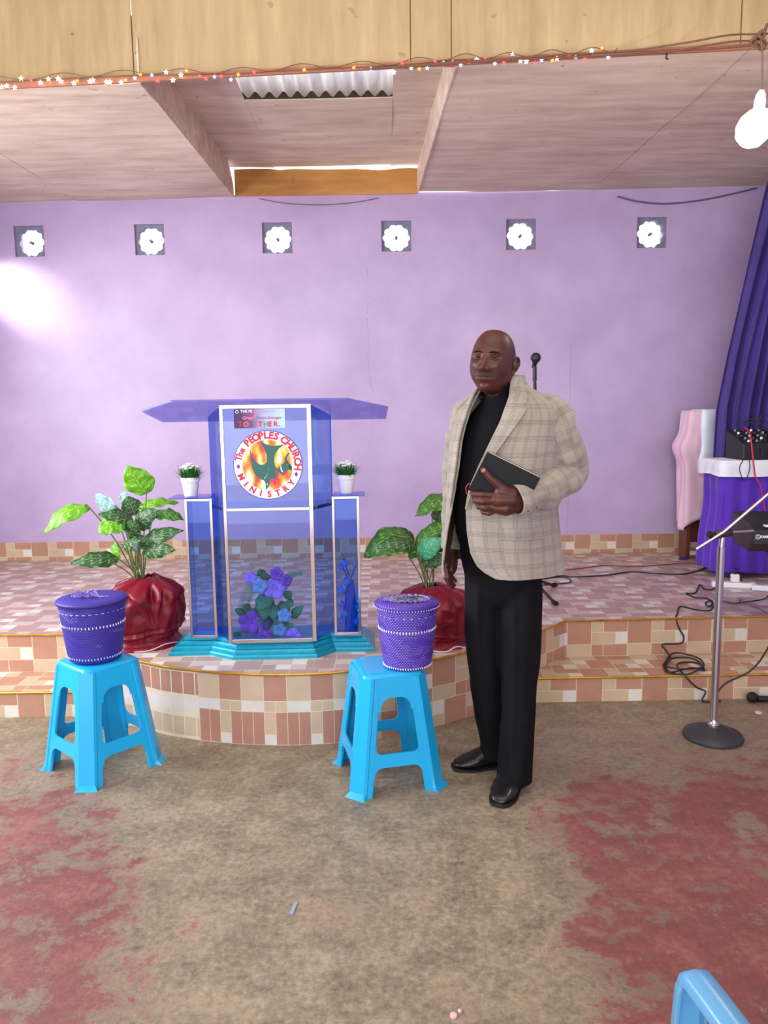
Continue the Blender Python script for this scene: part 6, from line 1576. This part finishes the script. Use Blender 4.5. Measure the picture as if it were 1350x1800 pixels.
# pocket flap line and button
pk = []
def jpt(u, z, off): 
    r = jrow(z, off); return r[int(u*(len(r)-1))]
fl_ = [[jpt(0.085+0.012*i, z+0.000, 0.003+0.002*(z < 1.03)) for i in range(11)] for z in (1.005, 1.02, 1.035, 1.045)]
link_mesh('pocket_flap', modmesh(sheet_from(fl_).mesh(), [('SOLIDIFY', dict(thickness=0.004, offset=0))]), suit, jacket, smooth=50)
# sleeves
def sleeve(path, radii, name='sleeve', seed=0, wr=0.006, cut=None):
    P = cr(path, 9); n = len(P); m_ = len(radii)-1
    R = []
    for i in range(n):
        t = i/(n-1)*m_; k = min(int(t), m_-1); R.append(radii[k]+(radii[k+1]-radii[k])*(t-k))
    seg = 40; T = [(P[min(i+1, n-1)]-P[max(i-1, 0)]).normalized() for i in range(n)]
    N_ = T[0].cross(Vector((0, 1, 0))).normalized(); rows = []; UVv = 0; vs = []; UV = []; L_ = 0
    # cap: rounded shoulder
    for i in range(n):
        N_ = (N_-T[i]*N_.dot(T[i])).normalized(); B_ = T[i].cross(N_)
        if i: L_ += (P[i]-P[i-1]).length
        for j in range(seg+1):
            a = 2*PI*j/seg
            f = wr*(noise.noise(Vector((math.cos(a)*1.1+seed, math.sin(a)*1.1, L_*17)))*1.4+0.5*noise.noise(Vector((math.cos(a)*2.5+seed, math.sin(a)*2.5, L_*40))))
            q = N_*math.cos(a)+B_*math.sin(a); p = P[i]+q*(R[i]+f*min(1, (n-1-i)/4+0.2))
            vs.append(p); UV.append((a*0.062, -L_))
    W = seg+1; fs = [(i*W+j, i*W+j+1, (i+1)*W+j+1, (i+1)*W+j) for i in range(n-1) for j in range(seg)]
    mb = MB(); mb.add(vs, fs, [[UV[k] for k in f] for f in fs])
    me = modmesh(mb.mesh(), [('WELD', dict(merge_threshold=0.0003)), ('SOLIDIFY', dict(thickness=0.005, offset=-1))])
    return link_mesh(name, me, suit, jacket, smooth=180)
ls = sleeve([(0.135, -0.055, 1.500), (0.165, -0.072, 1.475), (0.200, -0.090, 1.425), (0.222, -0.088, 1.36), (0.250, -0.075, 1.295), (0.272, -0.062, 1.240), (0.240, -0.095, 1.205), (0.185, -0.150, 1.180), (0.115, -0.212, 1.162), (0.030, -0.256, 1.148)],
       [0.020, 0.048, 0.068, 0.070, 0.066, 0.060, 0.064, 0.060, 0.056, 0.053], seed=3, wr=0.010)
sleeve([(-0.04, 0.075, 1.500), (-0.07, 0.095, 1.475), (-0.095, 0.118, 1.425), (-0.108, 0.145, 1.34), (-0.122, 0.185, 1.20), (-0.134, 0.185, 1.05), (-0.148, 0.162, 0.905)],
       [0.020, 0.048, 0.066, 0.066, 0.060, 0.052, 0.046], seed=8, wr=0.008)
bt = mat('horn_button', S(70,52,44), 0.35)
for k in range(3):
    MB().lathe([(0, 0), (0.0055, 0), (0.0055, 0.002), (0, 0.003)], 14, M=Matrix.Rotation(PI/2, 4, 'X')).build('sleeve_button', bt, ls, loc=(0.070+0.015*k, -0.2880+0.009*k, 1.118+0.004*k))

def WE(z, cx, cy, a, bf, bb_, n=48, seed=0, amp=0.003):
    out = []
    for i in range(n):
        t = 2*PI*i/n; x = a*math.sin(t); y = -(bf if math.cos(t) > 0 else bb_)*math.cos(t)
        f = 1+amp/0.15*noise.noise(Vector((math.sin(t)*2, math.cos(t)*2, z*6+seed)))
        X, Y = L2W(x*f, y*f); out.append((X+cx, Y+cy, z))
    return out
# black sweater with turtleneck
tabs = [(0.955, (0.03, 0.0, 0.165, 0.165, 0.12)), (1.0, (0.03, 0.0, 0.175, 0.190, 0.12)), (1.10, (0.03, 0.0, 0.182, 0.198, 0.11)), (1.2, (0.03, 0.0, 0.180, 0.192, 0.11)), (1.3, (0.04, 0, 0.178, 0.172, 0.11)), (1.38, (0.047, 0, 0.172, 0.152, 0.105)), (1.44, (0.05, 0, 0.150, 0.122, 0.09)), (1.48, (0.046, -0.002, 0.110, 0.100, 0.08)), (1.508, (0.036, -0.012, 0.078, 0.084, 0.07)), (1.520, (0.027, -0.021, 0.070, 0.076, 0.066)), (1.538, (0.018, -0.032, 0.067, 0.068, 0.064)), (1.548, (0.015, -0.035, 0.066, 0.066, 0.064)), (1.546, (0.015, -0.035, 0.060, 0.060, 0.058)), (1.53, (0.020, -0.03, 0.058, 0.066, 0.058))]
mb = MB(); rs = []
zz_list = []
for (z0, a), (z1, b) in zip(tabs, tabs[1:]):
    m_ = max(1, int(abs(z1-z0)/0.015))
    for k in range(m_):
        t = k/m_; v = [p+(q-p)*t for p, q in zip(a, b)]; rs.append(WE(z0+(z1-z0)*t, *v))
rs.append(WE(tabs[-1][0], *tabs[-1][1]))
mb.rings(rs, True, True, False); mb.build('turtleneck_sweater', knit, man, smooth=70)
# trousers: both legs and seat fused into one surface
def trousers():
    mb = MB()
    mb.rings([WE(0.72, 0.03, 0.0, 0.100, 0.075, 0.075), WE(0.76, 0.03, 0.0, 0.130, 0.100, 0.10), WE(0.82, 0.03, 0.0, 0.150, 0.120, 0.12), WE(0.90, 0.03, 0.0, 0.165, 0.145, 0.125), WE(0.97, 0.03, 0.0, 0.166, 0.160, 0.12), WE(0.985, 0.03, 0.0, 0.160, 0.155, 0.115)])
    def leg_(pts, seed, n=40):
        P = cr([p[:3] for p in pts], 8); R = cr([(p[3], p[4], 0) for p in pts], 8); rs = []
        for i, (p, r) in enumerate(zip(P, R)):
            ring = []
            for j in range(n):
                a = 2*PI*j/n; cs, sn = math.cos(a), math.sin(a)
                f = 0.0065*noise.noise(Vector((cs*1.4+seed, sn*1.4, p.z*5)))+0.004*noise.noise(Vector((cs*3+seed, sn*3, p.z*11)))*(1 if p.z < 0.5 else 0.4)
                cre = 0.010*math.exp(-((math.atan2(math.sin(a+PI/2+0.5), math.cos(a+PI/2+0.5)))/0.12)**2)
                ring.append((p.x+(r.x+f+cre)*cs, p.y+(r.y+f+cre)*sn, p.z))
            rs.append(ring)
        mb.rings(rs)
    leg_([(0.088, -0.020, 0.86, 0.088, 0.10), (0.094, -0.028, 0.72, 0.084, 0.094), (0.094, -0.038, 0.58, 0.078, 0.088), (0.092, -0.045, 0.44, 0.070, 0.078), (0.086, -0.052, 0.30, 0.066, 0.074), (0.078, -0.060, 0.16, 0.066, 0.076), (0.072, -0.064, 0.075, 0.068, 0.080), (0.070, -0.060, 0.032, 0.070, 0.078)], 1)
    leg_([(-0.025, 0.025, 0.86, 0.088, 0.10), (-0.030, 0.035, 0.72, 0.082, 0.092), (-0.032, 0.048, 0.58, 0.076, 0.086), (-0.022, 0.064, 0.44, 0.070, 0.078), (-0.008, 0.085, 0.30, 0.064, 0.072), (0.010, 0.108, 0.16, 0.060, 0.068), (0.022, 0.118, 0.10, 0.062, 0.068), (0.028, 0.122, 0.046, 0.064, 0.070)], 5)
    return modmesh(mb.mesh(), [('REMESH', dict(mode='VOXEL', voxel_size=0.006)), ('SMOOTH', dict(factor=0.5, iterations=9))])
link_mesh('trousers', trousers(), trous, man, smooth=180)
# shoes: pointed black leather
leather = mat('black_leather', S(10,10,13), 0.38, coat=0.15, bump=0.1, bscale=150); sole_m = mat('shoe_sole', S(20,18,18), 0.6)
def shoe(toe, heel, name='shoe'):
    toe = Vector(toe); heel = Vector(heel); d = (toe-heel); Lh = d.length; d.normalize(); sd = Vector((-d.y, d.x, 0))
    mb = MB(); n = 26
    def outline(u):
        return 1.14*lerp([(0, 0.018), (0.03, 0.028), (0.12, 0.034), (0.3, 0.034), (0.5, 0.038), (0.65, 0.044), (0.78, 0.043), (0.9, 0.034), (0.97, 0.024), (1.0, 0.014)], u)
    def height(u): return lerp([(0, 0.090), (0.1, 0.110), (0.3, 0.118), (0.42, 0.104), (0.55, 0.080), (0.7, 0.060), (0.85, 0.046), (0.95, 0.036), (1.0, 0.024)], u)
    def base_(u): return lerp([(0, 0.012), (0.25, 0.014), (0.45, 0.010), (0.7, 0.008), (0.9, 0.011), (1.0, 0.015)], u)
    rs = []
    for i in range(41):
        u = i/40; c0 = heel+d*Lh*u; w_ = outline(u); h = height(u); b0 = base_(u); ring = []
        for j in range(n):
            a = 2*PI*j/n; cx = math.cos(a); sz = math.sin(a)
            x = w_*math.copysign(abs(cx)**0.8, cx)*(1-0.28*max(0, sz)**2*(1 if u < 0.5 else 0.6)); z = b0+(h-b0)*(0.5+0.5*math.copysign(abs(sz)**0.8, sz))
            z += 0.0015*noise.noise(Vector((u*30, j*0.4, 0)))*(0.3 < u < 0.8)
            ring.append(c0+sd*x+Vector((0, 0, z)))
        rs.append(ring)
    mb.rings(rs); so_ = mb.build(name, leather, man, smooth=60)
    poly = [];
    for i in range(31): u = i/30; poly.append(heel+d*(Lh+0.006)*u+sd*(outline(u)+0.003))
    for i in range(30, -1, -1): u = i/30; poly.append(heel+d*(Lh+0.006)*u-sd*(outline(u)+0.003))
    ms_ = MB(); k = len(poly); z0 = [0.0005 for _ in poly]
    up_ = [base_(min(i, 61-i)/30)+0.001 for i in range(k)]
    ms_.add([Vector((p.x, p.y, 0.0005+(0.006 if 0.30 < min(i, 61-i)/30 < 0.5 else 0))) for i, p in enumerate(poly)]+[Vector((p.x, p.y, z)) for p, z in zip(poly, up_)], [tuple(range(k)), tuple(range(k, 2*k))[::-1]]+[(i, (i+1) % k, k+(i+1) % k, k+i) for i in range(k)])
    ms_.build('sole', sole_m, so_, fixn=True)
for ax_, ay_ in ((0.075, -0.045), (0.035, 0.128)):
    MB().tube([(ax_, ay_, 0.20), (ax_-0.01, ay_, 0.10), (ax_-0.018, ay_-0.008, 0.05)], [0.046, 0.044, 0.046], 20).build('sock', mat('black_sock', S(10,10,12), 0.9), man, smooth=60)
shoe((-0.012, -0.205, 0), (0.100, 0.040, 0)); shoe((-0.150, 0.105, 0), (0.105, 0.150, 0))

# ---- the book in his hand
bk = empty('book', (MX-0.004, MY-0.243, 1.208), 0, 'black covered book held against the blazer in the man\'s hand', 'book')
BM = Matrix.Rotation(math.radians(-8), 4, 'Z') @ Matrix.Rotation(math.radians(26.5), 4, 'Y') @ Matrix.Rotation(math.radians(6), 4, 'X')
w2, h2, t2 = 0.100, 0.073, 0.014
cover = mat('black_book_cover', S(12,13,15), 0.6, spec=0.3, bump=0.12, bscale=400); pages = mat('page_edge', S(214,196,190), 0.7, var=0.1, vscale=300)
mb = MB()
def rr_box(w_, h_, y0, y1, r=0.006):
    o = []
    for (sx, sz, a) in ((1, 1, 0), (-1, 1, 90), (-1, -1, 180), (1, -1, 270)):
        for i in range(5): t = math.radians(a+90*i/4); o.append((sx*(w_-r)+r*math.cos(t), sz*(h_-r)+r*math.sin(t)))
    return [[(x, y0, z) for x, z in o], [(x, y1, z) for x, z in o]]
mb.rings(rr_box(w2, h2, -t2, -t2+0.0022)); me = mb.mesh(); me.transform(BM); link_mesh('front_cover', me, cover, bk, smooth=40)
mb = MB(); mb.rings(rr_box(w2, h2, t2-0.0022, t2)); me = mb.mesh(); me.transform(BM); link_mesh('back_cover', me, cover, bk, smooth=40)
mb = MB(); mb.rings(rr_box(w2-0.003, h2-0.001, -t2+0.0024, t2-0.0024, 0.004)); me = mb.mesh(); me.transform(BM); link_mesh('page_block', me, pages, bk)
mb = MB(); mb.box((-w2, -t2+0.001, -h2-0.002), (w2, t2-0.001, -h2+0.001)); me = mb.mesh(); me.transform(BM); link_mesh('spine', me, cover, bk)
mb = MB(); mb.tube(cr([BM @ Vector((-w2+0.01, 0, -0.05)), BM @ Vector((-w2-0.006, -0.002, -0.055)), BM @ Vector((-w2-0.012, -0.004, -0.07))+Vector((0, 0, -0.004)), BM @ Vector((-w2-0.008, -0.004, -0.07))+Vector((0, 0, -0.026))], 6), (0.0045, 0.0016), 8); mb.build('ribbon_marker', mat('red_ribbon', S(200,26,70), 0.5), bk, smooth=180)
